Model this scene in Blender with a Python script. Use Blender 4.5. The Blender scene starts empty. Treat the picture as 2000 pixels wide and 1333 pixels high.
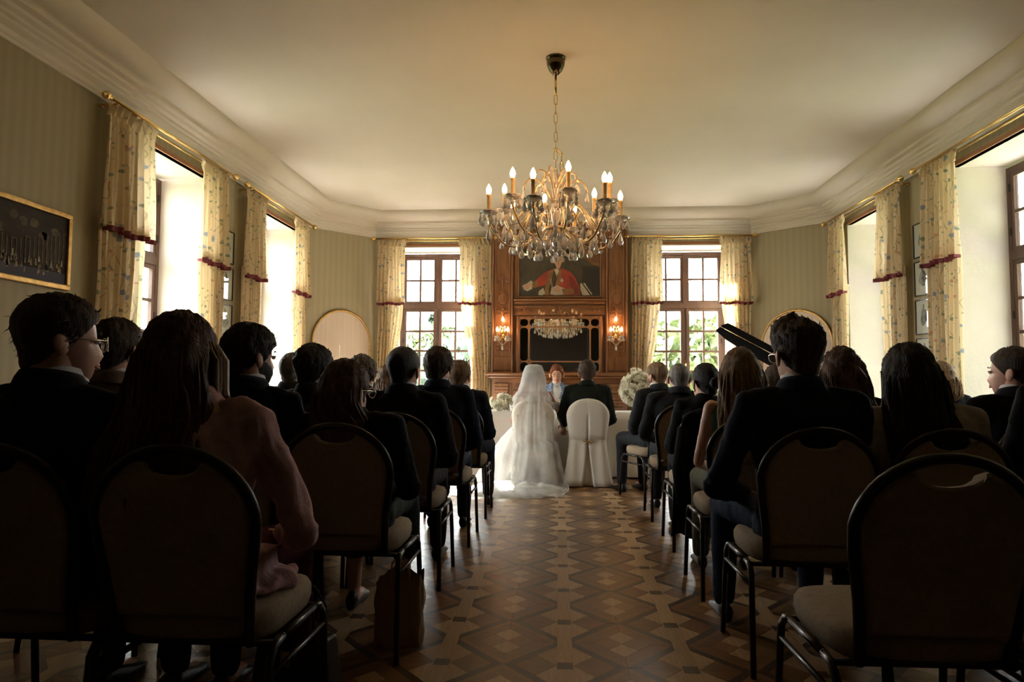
import bpy, bmesh, math, random
from mathutils import Vector, Matrix, noise
from math import sin, cos, pi, radians as R, sqrt, exp, atan2
random.seed(7)
SC = bpy.context.scene
COL = SC.collection
# ------------------------------------------------------------------ camera, light, exposure
cam_d = bpy.data.cameras.new('camera'); cam = bpy.data.objects.new('camera', cam_d); COL.objects.link(cam)
cam_d.sensor_width = 36; cam_d.lens = 24; cam_d.clip_start = 0.05; cam_d.clip_end = 500
yaw, pitch, roll = R(3.95), R(3.42), R(0.3)
fwd = Vector((-sin(yaw)*cos(pitch), cos(yaw)*cos(pitch), sin(pitch)))
rt = Vector((cos(yaw), sin(yaw), 0)); up = rt.cross(fwd)
r2 = cos(roll)*rt + sin(roll)*up; u2 = -sin(roll)*rt + cos(roll)*up
cam.matrix_world = Matrix(((r2.x, u2.x, -fwd.x, 0), (r2.y, u2.y, -fwd.y, 0), (r2.z, u2.z, -fwd.z, 1.08), (0, 0, 0, 1)))
SC.camera = cam
SC.view_settings.view_transform = 'Standard'; SC.view_settings.look = 'None'
SC.view_settings.gamma = 1; SC.view_settings.use_curve_mapping = False
SC.view_settings.exposure = 0.62
SC.cycles.max_bounces = 10; SC.cycles.diffuse_bounces = 3; SC.cycles.glossy_bounces = 4
SC.cycles.transmission_bounces = 6; SC.cycles.transparent_max_bounces = 12
SC.cycles.caustics_refractive = False; SC.cycles.caustics_reflective = False
SC.cycles.sample_clamp_indirect = 6
W = bpy.data.worlds.new('sky'); SC.world = W; W.use_nodes = True
wn = W.node_tree.nodes; wl = W.node_tree.links
bg = wn['Background']; bg.inputs['Strength'].default_value = 18.0
tc = wn.new('ShaderNodeTexCoord'); sx = wn.new('ShaderNodeSeparateXYZ'); cr = wn.new('ShaderNodeValToRGB')
wl.new(tc.outputs['Generated'], sx.inputs[0]); wl.new(sx.outputs['Z'], cr.inputs[0]); 
# the sky is brightest around the sun, low in the north-west, and dims away from it
dt = wn.new('ShaderNodeVectorMath'); dt.operation = 'DOT_PRODUCT'; wl.new(tc.outputs['Generated'], dt.inputs[0]); dt.inputs[1].default_value = (-.60, .77, .20)
gr = wn.new('ShaderNodeMapRange'); gr.inputs['From Min'].default_value = -.8; gr.inputs['From Max'].default_value = 1; gr.inputs['To Min'].default_value = .10; gr.inputs['To Max'].default_value = 1.6
wl.new(dt.outputs['Value'], gr.inputs['Value']); vm = wn.new('ShaderNodeVectorMath'); vm.operation = 'SCALE'; wl.new(cr.outputs[0], vm.inputs[0]); wl.new(gr.outputs[0], vm.inputs['Scale'])
wl.new(vm.outputs[0], bg.inputs['Color'])
cr.color_ramp.elements[0].position = 0.0; cr.color_ramp.elements[0].color = (1.0, 0.97, 0.93, 1)
cr.color_ramp.elements[1].position = 0.7; cr.color_ramp.elements[1].color = (0.80, 0.86, 0.92, 1)
sun_d = bpy.data.lights.new('sun', 'SUN'); sun = bpy.data.objects.new('sun', sun_d); COL.objects.link(sun)
sun_d.energy = 110; sun_d.angle = R(0.6); sun_d.color = (1.0, 0.91, 0.82)
AZ, EL = R(18), R(36.3)
sdir = Vector((sin(AZ)*cos(EL), -cos(AZ)*cos(EL), -sin(EL)))
sun.rotation_euler = sdir.to_track_quat('-Z', 'Y').to_euler(); sun.location = (-8, 30, 20)

# ------------------------------------------------------------------ materials
def mat(name, col, rough=0.6, metal=0.0, spec=0.5, col2=None, scale=8.0, stretch=(1, 1, 1), bump=0.0, bscale=None,
        detail=4, rnd=0.0, coat=0.0, trans=0.0, emis=None, estr=0.0, sheen=0.0, coord='Object', contrast=None, ior=1.5, subs=0.0):
    m = bpy.data.materials.new(name); m.use_nodes = True
    n = m.node_tree.nodes; l = m.node_tree.links; p = n['Principled BSDF']
    p.inputs['Roughness'].default_value = rough; p.inputs['Metallic'].default_value = metal
    p.inputs['Specular IOR Level'].default_value = spec; p.inputs['IOR'].default_value = ior
    p.inputs['Coat Weight'].default_value = coat; p.inputs['Transmission Weight'].default_value = trans
    p.inputs['Sheen Weight'].default_value = sheen
    p.inputs['Base Color'].default_value = (*col, 1)
    if emis:
        p.inputs['Emission Color'].default_value = (*emis, 1); p.inputs['Emission Strength'].default_value = estr
    if col2 or bump:
        t = n.new('ShaderNodeTexCoord'); mp = n.new('ShaderNodeMapping'); mp.inputs['Scale'].default_value = stretch
        l.new(t.outputs[coord], mp.inputs[0])
    last = None
    if col2:
        nz = n.new('ShaderNodeTexNoise'); nz.inputs['Scale'].default_value = scale; nz.inputs['Detail'].default_value = detail
        l.new(mp.outputs[0], nz.inputs['Vector'])
        rp = n.new('ShaderNodeValToRGB'); a, b = contrast or (0.35, 0.65)
        rp.color_ramp.elements[0].position = a; rp.color_ramp.elements[1].position = b
        rp.color_ramp.elements[0].color = (*col, 1); rp.color_ramp.elements[1].color = (*col2, 1)
        l.new(nz.outputs['Fac'], rp.inputs[0]); last = rp.outputs[0]
        l.new(last, p.inputs['Base Color'])
    if rnd:
        oi = n.new('ShaderNodeObjectInfo'); mr = n.new('ShaderNodeMapRange')
        mr.inputs['To Min'].default_value = 1-rnd; mr.inputs['To Max'].default_value = 1+rnd
        l.new(oi.outputs['Random'], mr.inputs['Value'])
        hs = n.new('ShaderNodeHueSaturation'); l.new(mr.outputs[0], hs.inputs['Value'])
        if last: l.new(last, hs.inputs['Color'])
        else: hs.inputs['Color'].default_value = (*col, 1)
        l.new(hs.outputs[0], p.inputs['Base Color'])
    if bump:
        nb = n.new('ShaderNodeTexNoise'); nb.inputs['Scale'].default_value = bscale or scale*3; nb.inputs['Detail'].default_value = 3
        l.new(mp.outputs[0], nb.inputs['Vector'])
        b = n.new('ShaderNodeBump'); b.inputs['Strength'].default_value = bump; b.inputs['Distance'].default_value = 0.01
        l.new(nb.outputs['Fac'], b.inputs['Height']); l.new(b.outputs[0], p.inputs['Normal'])
    return m

def wallpaper():
    m = mat('wallpaper', (0.40, 0.36, 0.22), 0.7, spec=0.25); n = m.node_tree.nodes; l = m.node_tree.links; p = n['Principled BSDF']
    t = n.new('ShaderNodeTexCoord'); mp = n.new('ShaderNodeMapping'); mp.inputs['Scale'].default_value = (1, 0, 0.02)
    l.new(t.outputs['Object'], mp.inputs[0])
    w = n.new('ShaderNodeTexWave'); w.inputs['Scale'].default_value = 3.6; w.bands_direction = 'X'; w.inputs['Distortion'].default_value = 0.3
    l.new(mp.outputs[0], w.inputs['Vector'])
    nz = n.new('ShaderNodeTexNoise'); nz.inputs['Scale'].default_value = 40; l.new(mp.outputs[0], nz.inputs['Vector'])
    r = n.new('ShaderNodeValToRGB'); r.color_ramp.elements[0].position = .3; r.color_ramp.elements[1].position = .75
    r.color_ramp.elements[0].color = (0.335, 0.292, 0.187, 1); r.color_ramp.elements[1].color = (0.365, 0.320, 0.208, 1)
    mx = n.new('ShaderNodeMath'); mx.operation = 'MULTIPLY_ADD'; mx.inputs[1].default_value = 0.5
    l.new(w.outputs['Fac'], mx.inputs[0]); mm = n.new('ShaderNodeMath'); mm.operation = 'MULTIPLY'; mm.inputs[1].default_value = .5
    l.new(nz.outputs['Fac'], mm.inputs[0]); l.new(mm.outputs[0], mx.inputs[2]); l.new(mx.outputs[0], r.inputs[0]); l.new(r.outputs[0], p.inputs['Base Color'])
    return m

def curtain_mat():
    m = bpy.data.materials.new('floral_curtain'); m.use_nodes = True; n = m.node_tree.nodes; l = m.node_tree.links; p = n['Principled BSDF']
    t = n.new('ShaderNodeTexCoord'); uv = t.outputs['UV']
    def noise_mask(scale, lo, hi, off):
        mp = n.new('ShaderNodeMapping'); mp.inputs['Location'].default_value = (off, off*.7, 0); l.new(uv, mp.inputs[0])
        v = n.new('ShaderNodeTexNoise'); v.inputs['Scale'].default_value = scale; v.inputs['Detail'].default_value = 2
        l.new(mp.outputs[0], v.inputs['Vector']); r = n.new('ShaderNodeMapRange'); r.inputs['From Min'].default_value = lo; r.inputs['From Max'].default_value = hi
        l.new(v.outputs['Fac'], r.inputs['Value']); return r.outputs[0]
    cur = None
    def mix(prev, fac, col):
        x = n.new('ShaderNodeMix'); x.data_type = 'RGBA'; l.new(fac, x.inputs[0])
        if prev is None: x.inputs[6].default_value = (0.78, 0.64, 0.42, 1)
        else: l.new(prev, x.inputs[6])
        x.inputs[7].default_value = (*col, 1); return x.outputs[2]
    # trailing stems
    mp = n.new('ShaderNodeMapping'); l.new(uv, mp.inputs[0])
    w = n.new('ShaderNodeTexWave'); w.inputs['Scale'].default_value = 1.6; w.inputs['Distortion'].default_value = 9; w.inputs['Detail'].default_value = 1.5
    w.inputs['Detail Scale'].default_value = 1.2; l.new(mp.outputs[0], w.inputs['Vector'])
    r = n.new('ShaderNodeMapRange'); r.inputs['From Min'].default_value = .985; r.inputs['From Max'].default_value = 1.0; r.inputs['To Max'].default_value = .75
    l.new(w.outputs['Fac'], r.inputs['Value']); cur = mix(cur, r.outputs[0], (0.36, 0.30, 0.18))
    def blobs(scale, rad, keep, col, off):
        global cur
        mp = n.new('ShaderNodeMapping'); mp.inputs['Location'].default_value = (off, -off, 0); l.new(uv, mp.inputs[0])
        nz = n.new('ShaderNodeTexNoise'); nz.inputs['Scale'].default_value = 12; l.new(mp.outputs[0], nz.inputs['Vector'])
        ad = n.new('ShaderNodeMix'); ad.data_type = 'VECTOR'; ad.inputs[0].default_value = .06
        l.new(mp.outputs[0], ad.inputs[4]); l.new(nz.outputs['Color'], ad.inputs[5])
        v = n.new('ShaderNodeTexVoronoi'); v.inputs['Scale'].default_value = scale; l.new(ad.outputs[1], v.inputs['Vector'])
        a = n.new('ShaderNodeMapRange'); a.inputs['From Min'].default_value = rad; a.inputs['From Max'].default_value = rad*.7
        l.new(v.outputs['Distance'], a.inputs['Value'])
        s = n.new('ShaderNodeSeparateColor'); l.new(v.outputs['Color'], s.inputs[0])
        g = n.new('ShaderNodeMath'); g.operation = 'GREATER_THAN'; g.inputs[1].default_value = keep; l.new(s.outputs[0], g.inputs[0])
        mu = n.new('ShaderNodeMath'); mu.operation = 'MULTIPLY'; l.new(a.outputs[0], mu.inputs[0]); l.new(g.outputs[0], mu.inputs[1])
        m2 = n.new('ShaderNodeMath'); m2.operation = 'MULTIPLY'; m2.inputs[1].default_value = .85; l.new(mu.outputs[0], m2.inputs[0])
        return m2.outputs[0]
    cur = mix(cur, blobs(9, .30, .62, None, 3.1), (0.20, 0.26, 0.17))
    cur = mix(cur, blobs(14, .28, .70, None, 7.7), (0.33, 0.33, 0.18))
    cur = mix(cur, blobs(6, .26, .66, None, 1.3), (0.22, 0.28, 0.40))
    cur = mix(cur, blobs(7, .22, .72, None, 5.9), (0.62, 0.30, 0.22))
    l.new(cur, p.inputs['Base Color']); p.inputs['Roughness'].default_value = .75; p.inputs['Specular IOR Level'].default_value = .2
    tr = n.new('ShaderNodeBsdfTranslucent'); l.new(cur, tr.inputs['Color'])
    ms = n.new('ShaderNodeMixShader'); ms.inputs[0].default_value = .32
    l.new(p.outputs[0], ms.inputs[1]); l.new(tr.outputs[0], ms.inputs[2]); l.new(ms.outputs[0], n['Material Output'].inputs[0])
    return m

def thin_glass(name, tint=(0.96, 0.98, 0.97), refl=0.08):
    m = bpy.data.materials.new(name); m.use_nodes = True; n = m.node_tree.nodes; l = m.node_tree.links
    n.remove(n['Principled BSDF']); t = n.new('ShaderNodeBsdfTransparent'); t.inputs[0].default_value = (*tint, 1)
    g = n.new('ShaderNodeBsdfGlossy'); g.inputs['Roughness'].default_value = .02
    f = n.new('ShaderNodeFresnel'); f.inputs[0].default_value = 1.45
    ge = n.new('ShaderNodeNewGeometry'); sb = n.new('ShaderNodeMath'); sb.operation = 'SUBTRACT'; sb.inputs[0].default_value = 1; l.new(ge.outputs['Backfacing'], sb.inputs[1])
    mu = n.new('ShaderNodeMath'); mu.operation = 'MULTIPLY'; l.new(f.outputs[0], mu.inputs[0]); l.new(sb.outputs[0], mu.inputs[1])   # reflect once, on the front face only
    ms = n.new('ShaderNodeMixShader'); l.new(mu.outputs[0], ms.inputs[0]); l.new(t.outputs[0], ms.inputs[1]); l.new(g.outputs[0], ms.inputs[2])
    l.new(ms.outputs[0], n['Material Output'].inputs[0]); return m

def sheer(name, col, alpha, transl=.5, nscale=None):
    m = bpy.data.materials.new(name); m.use_nodes = True; n = m.node_tree.nodes; l = m.node_tree.links
    n.remove(n['Principled BSDF']); t = n.new('ShaderNodeBsdfTransparent'); d = n.new('ShaderNodeBsdfDiffuse'); tl = n.new('ShaderNodeBsdfTranslucent')
    d.inputs[0].default_value = (*col, 1); tl.inputs[0].default_value = (*col, 1)
    a = n.new('ShaderNodeMixShader'); a.inputs[0].default_value = transl; l.new(d.outputs[0], a.inputs[1]); l.new(tl.outputs[0], a.inputs[2])
    b = n.new('ShaderNodeMixShader'); b.inputs[0].default_value = alpha; l.new(t.outputs[0], b.inputs[1]); l.new(a.outputs[0], b.inputs[2])
    if nscale:
        tc = n.new('ShaderNodeTexCoord'); nz = n.new('ShaderNodeTexNoise'); nz.inputs['Scale'].default_value = nscale; l.new(tc.outputs['Object'], nz.inputs['Vector'])
        mr = n.new('ShaderNodeMapRange'); mr.inputs['From Min'].default_value = .3; mr.inputs['From Max'].default_value = .7
        mr.inputs['To Min'].default_value = alpha-.15; mr.inputs['To Max'].default_value = min(1, alpha+.15); l.new(nz.outputs['Fac'], mr.inputs['Value']); l.new(mr.outputs[0], b.inputs[0])
    l.new(b.outputs[0], n['Material Output'].inputs[0]); return m

M = {}
M['paper'] = wallpaper()
M['plaster'] = mat('white_plaster', (0.80, 0.74, 0.67), .85, spec=.2, col2=(0.75, 0.69, 0.62), scale=3, bump=.15, bscale=30)
M['ceiling'] = mat('ceiling_plaster', (0.70, 0.655, 0.58), .9, spec=.1, col2=(0.66, 0.615, 0.54), scale=1.2, bump=.1, bscale=14)
M['cornice'] = mat('cornice_paint', (0.68, 0.63, 0.55), .7, spec=.2)
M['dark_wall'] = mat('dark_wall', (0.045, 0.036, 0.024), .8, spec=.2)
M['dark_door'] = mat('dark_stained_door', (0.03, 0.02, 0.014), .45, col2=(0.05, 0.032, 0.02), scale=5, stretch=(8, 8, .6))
M['frame_wood'] = mat('window_wood', (0.060, 0.030, 0.020), .5, col2=(0.10, 0.05, 0.032), scale=6, stretch=(6, 6, .8), bump=.1)
M['lintel'] = mat('lintel_wood', (0.24, 0.10, 0.04), .45, col2=(0.34, 0.15, 0.06), scale=5, stretch=(.6, 5, 8))
M['oak'] = mat('carved_oak', (0.15, 0.058, 0.018), .38, col2=(0.24, 0.100, 0.034), scale=4, stretch=(7, 7, .7), bump=.12, coat=.15)
M['oak_h'] = mat('carved_oak_rail', (0.145, 0.056, 0.018), .38, col2=(0.23, 0.096, 0.033), scale=4, stretch=(.7, 7, 7), bump=.12, coat=.15)
M['glass'] = thin_glass('window_glass'); M['lens'] = thin_glass('lens_glass', (.97, .98, .98))
M['crystal'] = mat('crystal', (1, .97, .94), .07, trans=.38, ior=1.6, spec=1.0)
M['brass'] = mat('brass', (0.78, 0.56, 0.22), .25, 1.0)
M['gilt'] = mat('gilt', (0.42, 0.26, 0.09), .38, .85, col2=(0.58, 0.38, 0.14), scale=20)
M['old_gold'] = mat('pale_gold', (0.80, 0.62, 0.38), .25, .6, trans=.3)
M['candle'] = mat('candle_sleeve', (0.75, 0.55, 0.26), .5, col2=(.62, .42, .18), scale=30)
M['bulb'] = mat('lit_bulb', (1, .9, .7), .3, emis=(1.0, 0.52, 0.22), estr=54)
M['curtain'] = curtain_mat()
M['burg'] = mat('burgundy_braid', (0.16, 0.025, 0.035), .8)
M['fabric'] = mat('beige_upholstery', (0.30, 0.235, 0.165), .9, spec=.1, col2=(0.25, 0.19, 0.13), scale=60, bump=.25, bscale=250)
M['chair_metal'] = mat('black_tube', (0.022, 0.02, 0.02), .32, .6, spec=.5)
M['mirror'] = mat('mirror_glass', (0.62, 0.60, 0.55), .02, 1.0)
M['panel'] = mat('cream_panel', (0.66, 0.56, 0.47), .6, spec=.3, col2=(.60, .51, .43), scale=6, stretch=(5, 1, .1))
M['linen'] = mat('white_linen', (0.78, 0.75, 0.70), .9, spec=.15, bump=.2, bscale=60)
M['cover'] = mat('chair_cover_fabric', (0.76, 0.73, 0.66), .85, spec=.2, sheen=.2, bump=.15, bscale=40)
M['black_lac'] = mat('black_lacquer', (0.006, 0.006, 0.007), .3, spec=.12)
M['lid_black'] = mat('lid_black', (0.010, 0.010, 0.011), .5, spec=.0)
M['iron'] = mat('wrought_iron', (0.03, 0.027, 0.024), .5, .7)
M['soil'] = mat('lawn', (0.07, 0.10, 0.035), .9, col2=(0.10, 0.13, 0.05), scale=.4)
M['gravel'] = mat('gravel_terrace', (0.68, 0.63, 0.57), .9, col2=(0.62, 0.57, 0.51), scale=2)
M['leaf_a'] = mat('leaves_green', (0.11, 0.145, 0.06), .6, col2=(0.17, 0.20, 0.09), scale=.8)
M['leaf_b'] = mat('leaves_dark', (0.06, 0.09, 0.06), .6, col2=(0.10, 0.135, 0.085), scale=.8)
M['bark'] = mat('bark', (0.10, 0.075, 0.05), .9)
M['petal'] = sheer('white_petals', (.90, .88, .76), 1.0, .45)
M['stem'] = mat('green_stem', (0.10, 0.18, 0.05), .6)
M['bag'] = mat('brown_paper', (0.30, 0.19, 0.10), .8, bump=.4, bscale=14)
M['leather'] = mat('black_leather', (0.012, 0.011, 0.011), .35, bump=.2, bscale=90)
M['gown'] = mat('bridal_satin', (0.80, 0.78, 0.74), .55, sheen=.3, bump=.3, bscale=45)
M['tulle'] = sheer('tulle', (0.86, 0.86, 0.83), .80, .45, 9)
M['veil'] = sheer('veil_net', (0.84, 0.85, 0.84), .46, .45, 5)
M['shirt'] = mat('shirt_cotton', (0.62, 0.63, 0.66), .8)
M['white_eye'] = mat('eye_white', (.75, .73, .70), .3)
M['iris'] = mat('iris_dark', (.05, .03, .02), .2)
M['teeth'] = mat('teeth', (.75, .70, .62), .3)
M['lips'] = mat('lips', (.42, .13, .11), .45)
def skinmat(n, c): return mat(n, c, .5, spec=.4, col2=tuple(min(1, x*1.1) for x in c), scale=9, bump=.06, bscale=120)
M['skin'] = skinmat('skin_fair', (0.50, 0.27, 0.18)); M['skin_tan'] = skinmat('skin_tan', (0.36, 0.18, 0.11)); M['skin_pink'] = skinmat('skin_pink', (0.56, 0.31, 0.23))
def hairmat(n, a, b): return mat(n, a, .6, spec=.3, col2=b, scale=5, stretch=(14, 14, .8), bump=.8, bscale=16, contrast=(.35, .7))
M['hair_black'] = hairmat('hair_black', (.008, .006, .005), (.018, .013, .01)); M['hair_brown'] = hairmat('hair_brown', (.030, .016, .009), (.065, .036, .02))
M['hair_auburn'] = hairmat('hair_auburn', (.045, .018, .009), (.09, .038, .018)); M['hair_light'] = hairmat('hair_light_brown', (.10, .055, .025), (.24, .145, .07))
M['hair_blonde'] = hairmat('hair_blonde', (.22, .14, .07), (.42, .29, .15)); M['hair_grey'] = hairmat('hair_grey', (.10, .09, .08), (.22, .20, .18))
M['hair_red'] = hairmat('hair_red_brown', (.13, .035, .015), (.26, .085, .035))
def cloth(n, c, **k): return mat(n, c, .9, spec=.12, col2=tuple(x*1.25 for x in c), scale=30, bump=.25, bscale=120, **k)
for n_, c_ in dict(navy=(.010, .013, .024), black=(.006, .006, .007), charcoal=(.018, .019, .022), blue=(.016, .024, .045), tan=(.12, .085, .06), pink=(.36, .215, .215),
                   green_black=(.012, .015, .013), slate=(.03, .036, .045), dark_green=(.012, .018, .012), cream=(.36, .31, .26), grey=(.10, .10, .10), sage=(.10, .105, .075), wine=(.05, .012, .014)).items():
    M[n_] = cloth('cloth_'+n_, c_)
M['floral_blue'] = mat('pale_blue_patterned_cloth', (.30, .40, .52), .85, col2=(.08, .15, .30), scale=44, contrast=(.46, .52))
M['top_white'] = cloth('cloth_white', (.66, .65, .62))
# parquet: tone x grain direction
def wood(name, a, b, st): return mat(name, a, .34, spec=.45, col2=b, scale=6, stretch=st, bump=.05, bscale=14, rnd=.12, detail=6)
LT, MD, M2, DK = ((.31, .195, .095), (.40, .26, .14)), ((.125, .057, .017), (.170, .080, .026)), ((.155, .076, .024), (.205, .102, .036)), ((.040, .020, .011), (.060, .030, .016))
for nm, (a, b) in dict(light=LT, mid=MD, mid2=M2, dark=DK).items():
    M['pq_'+nm+'_y'] = wood('parquet_'+nm+'_long', a, b, (12, 1.2, 1)); M['pq_'+nm+'_x'] = wood('parquet_'+nm+'_cross', a, b, (1.2, 12, 1))

# ------------------------------------------------------------------ mesh builder
class MB:
    def __init__(s): s.v = []; s.f = []; s.m = []; s.uv = None
    def add(s, vs, fs, mi=0):
        o = len(s.v); s.v += [tuple(a) for a in vs]; s.f += [tuple(i+o for i in f) for f in fs]; s.m += [mi]*len(fs); return s
    def box(s, a, b, mi=0):
        x0, y0, z0 = a; x1, y1, z1 = b
        return s.add([(x0, y0, z0), (x1, y0, z0), (x1, y1, z0), (x0, y1, z0), (x0, y0, z1), (x1, y0, z1), (x1, y1, z1), (x0, y1, z1)],
                     [(3, 2, 1, 0), (4, 5, 6, 7), (0, 1, 5, 4), (1, 2, 6, 5), (2, 3, 7, 6), (3, 0, 4, 7)], mi)
    def rings(s, rs, closed=True, cap=True, mi=0):
        n = len(rs[0]); vs = [p for r in rs for p in r]; fs = []
        for i in range(len(rs)-1):
            for j in range(n if closed else n-1):
                k = (j+1) % n; fs.append((i*n+j, i*n+k, (i+1)*n+k, (i+1)*n+j))
        if cap and closed: fs.append(tuple(range(n-1, -1, -1))); fs.append(tuple((len(rs)-1)*n+j for j in range(n)))
        return s.add(vs, fs, mi)
    def tube(s, pts, rad, n=8, mi=0, cap=True):
        P = [Vector(p) for p in pts]; rs = []
        rad = rad if isinstance(rad, (list, tuple)) else [rad]*len(P)
        t0 = (P[1]-P[0]).normalized(); u = t0.orthogonal().normalized()
        for i, p in enumerate(P):
            t = (P[min(i+1, len(P)-1)]-P[max(i-1, 0)]); t = t.normalized() if t.length > 1e-9 else t0
            u = (u-t*u.dot(t)); u = u.normalized() if u.length > 1e-6 else t.orthogonal().normalized(); w = t.cross(u)
            rs.append([p+u*(cos(2*pi*k/n)*rad[i])+w*(sin(2*pi*k/n)*rad[i]) for k in range(n)])
        return s.rings(rs, True, cap, mi)
    def lathe(s, prof, n=16, c=(0, 0, 0), mi=0, cap=True):
        return s.rings([[(c[0]+r*cos(2*pi*k/n), c[1]+r*sin(2*pi*k/n), c[2]+z) for k in range(n)] for r, z in prof], True, cap, mi)
    def ell(s, c, r, nu=12, nv=8, mi=0, rot=None):
        r = r if isinstance(r, (tuple, list)) else (r, r, r); rs = []
        for i in range(nv+1):
            a = -pi/2+pi*i/nv; ca = max(cos(a), .02)
            ring = []
            for k in range(nu):
                v = Vector((r[0]*ca*cos(2*pi*k/nu), r[1]*ca*sin(2*pi*k/nu), r[2]*sin(a)))
                if rot: v = rot @ v
                ring.append(v+Vector(c))
            rs.append(ring)
        return s.rings(rs, True, True, mi)
    def capsule(s, a, b, ra, rb, n=10, mi=0):
        a = Vector(a); b = Vector(b); d = (b-a).normalized(); pts = []; rad = []
        for k in range(4): t = pi/2*k/4; pts.append(a-d*ra*cos(t)); rad.append(max(ra*sin(t), .0008))
        pts.append(a); rad.append(ra); pts.append(b); rad.append(rb)
        for k in range(1, 5): t = pi/2*k/4; pts.append(b+d*rb*sin(t)); rad.append(max(rb*cos(t), .0008))
        return s.tube(pts, rad, n, mi)
    def prism(s, poly, z0, z1, mi=0, axis='z'):
        n = len(poly); f = {'z': lambda p, z: (p[0], p[1], z), 'y': lambda p, z: (p[0], z, p[1]), 'x': lambda p, z: (z, p[0], p[1])}[axis]
        return s.add([f(p, z0) for p in poly]+[f(p, z1) for p in poly],
                     [tuple(range(n-1, -1, -1)), tuple(range(n, 2*n))]+[(i, (i+1) % n, n+(i+1) % n, n+i) for i in range(n)], mi)
    def grid(s, fn, nu, nv, mi=0, uvf=None):
        o = len(s.v)
        vs = [fn(i/nu, j/nv) for j in range(nv+1) for i in range(nu+1)]
        fs = [(j*(nu+1)+i, j*(nu+1)+i+1, (j+1)*(nu+1)+i+1, (j+1)*(nu+1)+i) for j in range(nv) for i in range(nu)]
        s.add(vs, fs, mi)
        if uvf:
            s.uv = s.uv or {}
            for j in range(nv+1):
                for i in range(nu+1): s.uv[o+j*(nu+1)+i] = uvf(i/nu, j/nv)
        return s
    def mesh(s, name, mats, smooth=False, fixn=True):
        me = bpy.data.meshes.new(name); me.from_pydata(s.v, [], s.f)
        for m in (mats if isinstance(mats, (list, tuple)) else [mats]): me.materials.append(m)
        if any(s.m): me.polygons.foreach_set('material_index', s.m)
        if s.uv:
            u = me.uv_layers.new(name='UVMap')
            for lp in me.loops: u.data[lp.index].uv = s.uv.get(lp.vertex_index, (0, 0))
        if fixn:
            b = bmesh.new(); b.from_mesh(me); bmesh.ops.recalc_face_normals(b, faces=b.faces); b.to_mesh(me); b.free()
        if smooth is True: me.polygons.foreach_set('use_smooth', [True]*len(me.polygons))
        me.update(); return me
    def build(s, name, mats, parent=None, smooth=False, loc=None, fixn=True):
        return link(name, s.mesh(name, mats, smooth, fixn), parent, loc)

def link(name, me, parent=None, loc=None, rotz=None):
    o = bpy.data.objects.new(name, me); COL.objects.link(o)
    if parent: o.parent = parent
    if loc is not None: o.location = loc
    if rotz is not None: o.rotation_euler = (0, 0, rotz)
    return o
def tag(o, label=None, cat=None, group=None, kind=None):
    if label: o['label'] = label
    if cat: o['category'] = cat
    if group: o['group'] = group
    if kind: o['kind'] = kind
    return o
def thing(name, label, cat, loc=(0, 0, 0), rotz=0, group=None):
    o = bpy.data.objects.new(name, None); COL.objects.link(o); o.empty_display_size = .1
    o.location = loc; o.rotation_euler = (0, 0, rotz); return tag(o, label, cat, group)
def kids(o): return [c for c in COL.objects if c.parent is o]
def copy_tree(o, parent=None):
    c = o.copy(); COL.objects.link(c)
    if parent: c.parent = parent
    for ch in list(o.children): copy_tree(ch, c)
    return c
def smoothstep(a, b, x):
    t = max(0, min(1, (x-a)/(b-a))); return t*t*(3-2*t)
def lerp(a, b, t): return a+(b-a)*t
def interp(tab, x):
    if x <= tab[0][0]: return tab[0][1]
    for (a, p), (b, q) in zip(tab, tab[1:]):
        if x <= b: return lerp(p, q, (x-a)/(b-a))
    return tab[-1][1]
def remesh(mb, voxel, it=3, disp=0, dscale=8, seed=0):
    me = mb.mesh('tmp', [], fixn=True); o = bpy.data.objects.new('tmp', me); COL.objects.link(o)
    r = o.modifiers.new('r', 'REMESH'); r.mode = 'VOXEL'; r.voxel_size = voxel
    if it: q = o.modifiers.new('s', 'SMOOTH'); q.iterations = it; q.factor = .5
    dg = bpy.context.evaluated_depsgraph_get(); ev = o.evaluated_get(dg); m2 = bpy.data.meshes.new_from_object(ev)
    out = MB(); nv = len(m2.vertices)
    if disp:
        for v in m2.vertices:
            p = v.co; q = Vector((p.x*dscale+seed*3.1, p.y*dscale, p.z*dscale*.55))
            d = disp*(noise.noise(q)+.5*noise.noise(q*2.3)); c = p+v.normal*d; out.v.append((c.x, c.y, c.z))
    else: out.v = [tuple(v.co) for v in m2.vertices]
    out.f = [tuple(p.vertices) for p in m2.polygons]; out.m = [0]*len(out.f)
    bpy.data.objects.remove(o); bpy.data.meshes.remove(me); bpy.data.meshes.remove(m2); return out

# ------------------------------------------------------------------ room shell
XL, XR, YB, Y0 = -3.45, 3.6, 9.85, -1.15
POLY = [(XL, Y0), (XL, 9.08), (-2.72, YB), (2.74, YB), (XR, 9.05), (XR, Y0)]
ZC = 3.2
class Frame:
    def __init__(s, p0, p1):
        s.p0 = Vector((*p0, 0)); d = Vector((*p1, 0))-s.p0; s.len = d.length; s.ang = atan2(d.y, d.x)
    def put(s, o): o.location = s.p0; o.rotation_euler = (0, 0, s.ang); return o
    def pt(s, x, y, z): c, n = cos(s.ang), sin(s.ang); return Vector((s.p0.x+c*x-n*y, s.p0.y+n*x+c*y, z))
FL = Frame(POLY[0], POLY[1]); FAL = Frame(POLY[1], POLY[2]); FB = Frame(POLY[2], POLY[3]); FAR = Frame(POLY[3], POLY[4]); FR = Frame(POLY[4], POLY[5])
ZS, ZT = .52, 3.07      # window opening sill and head
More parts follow.
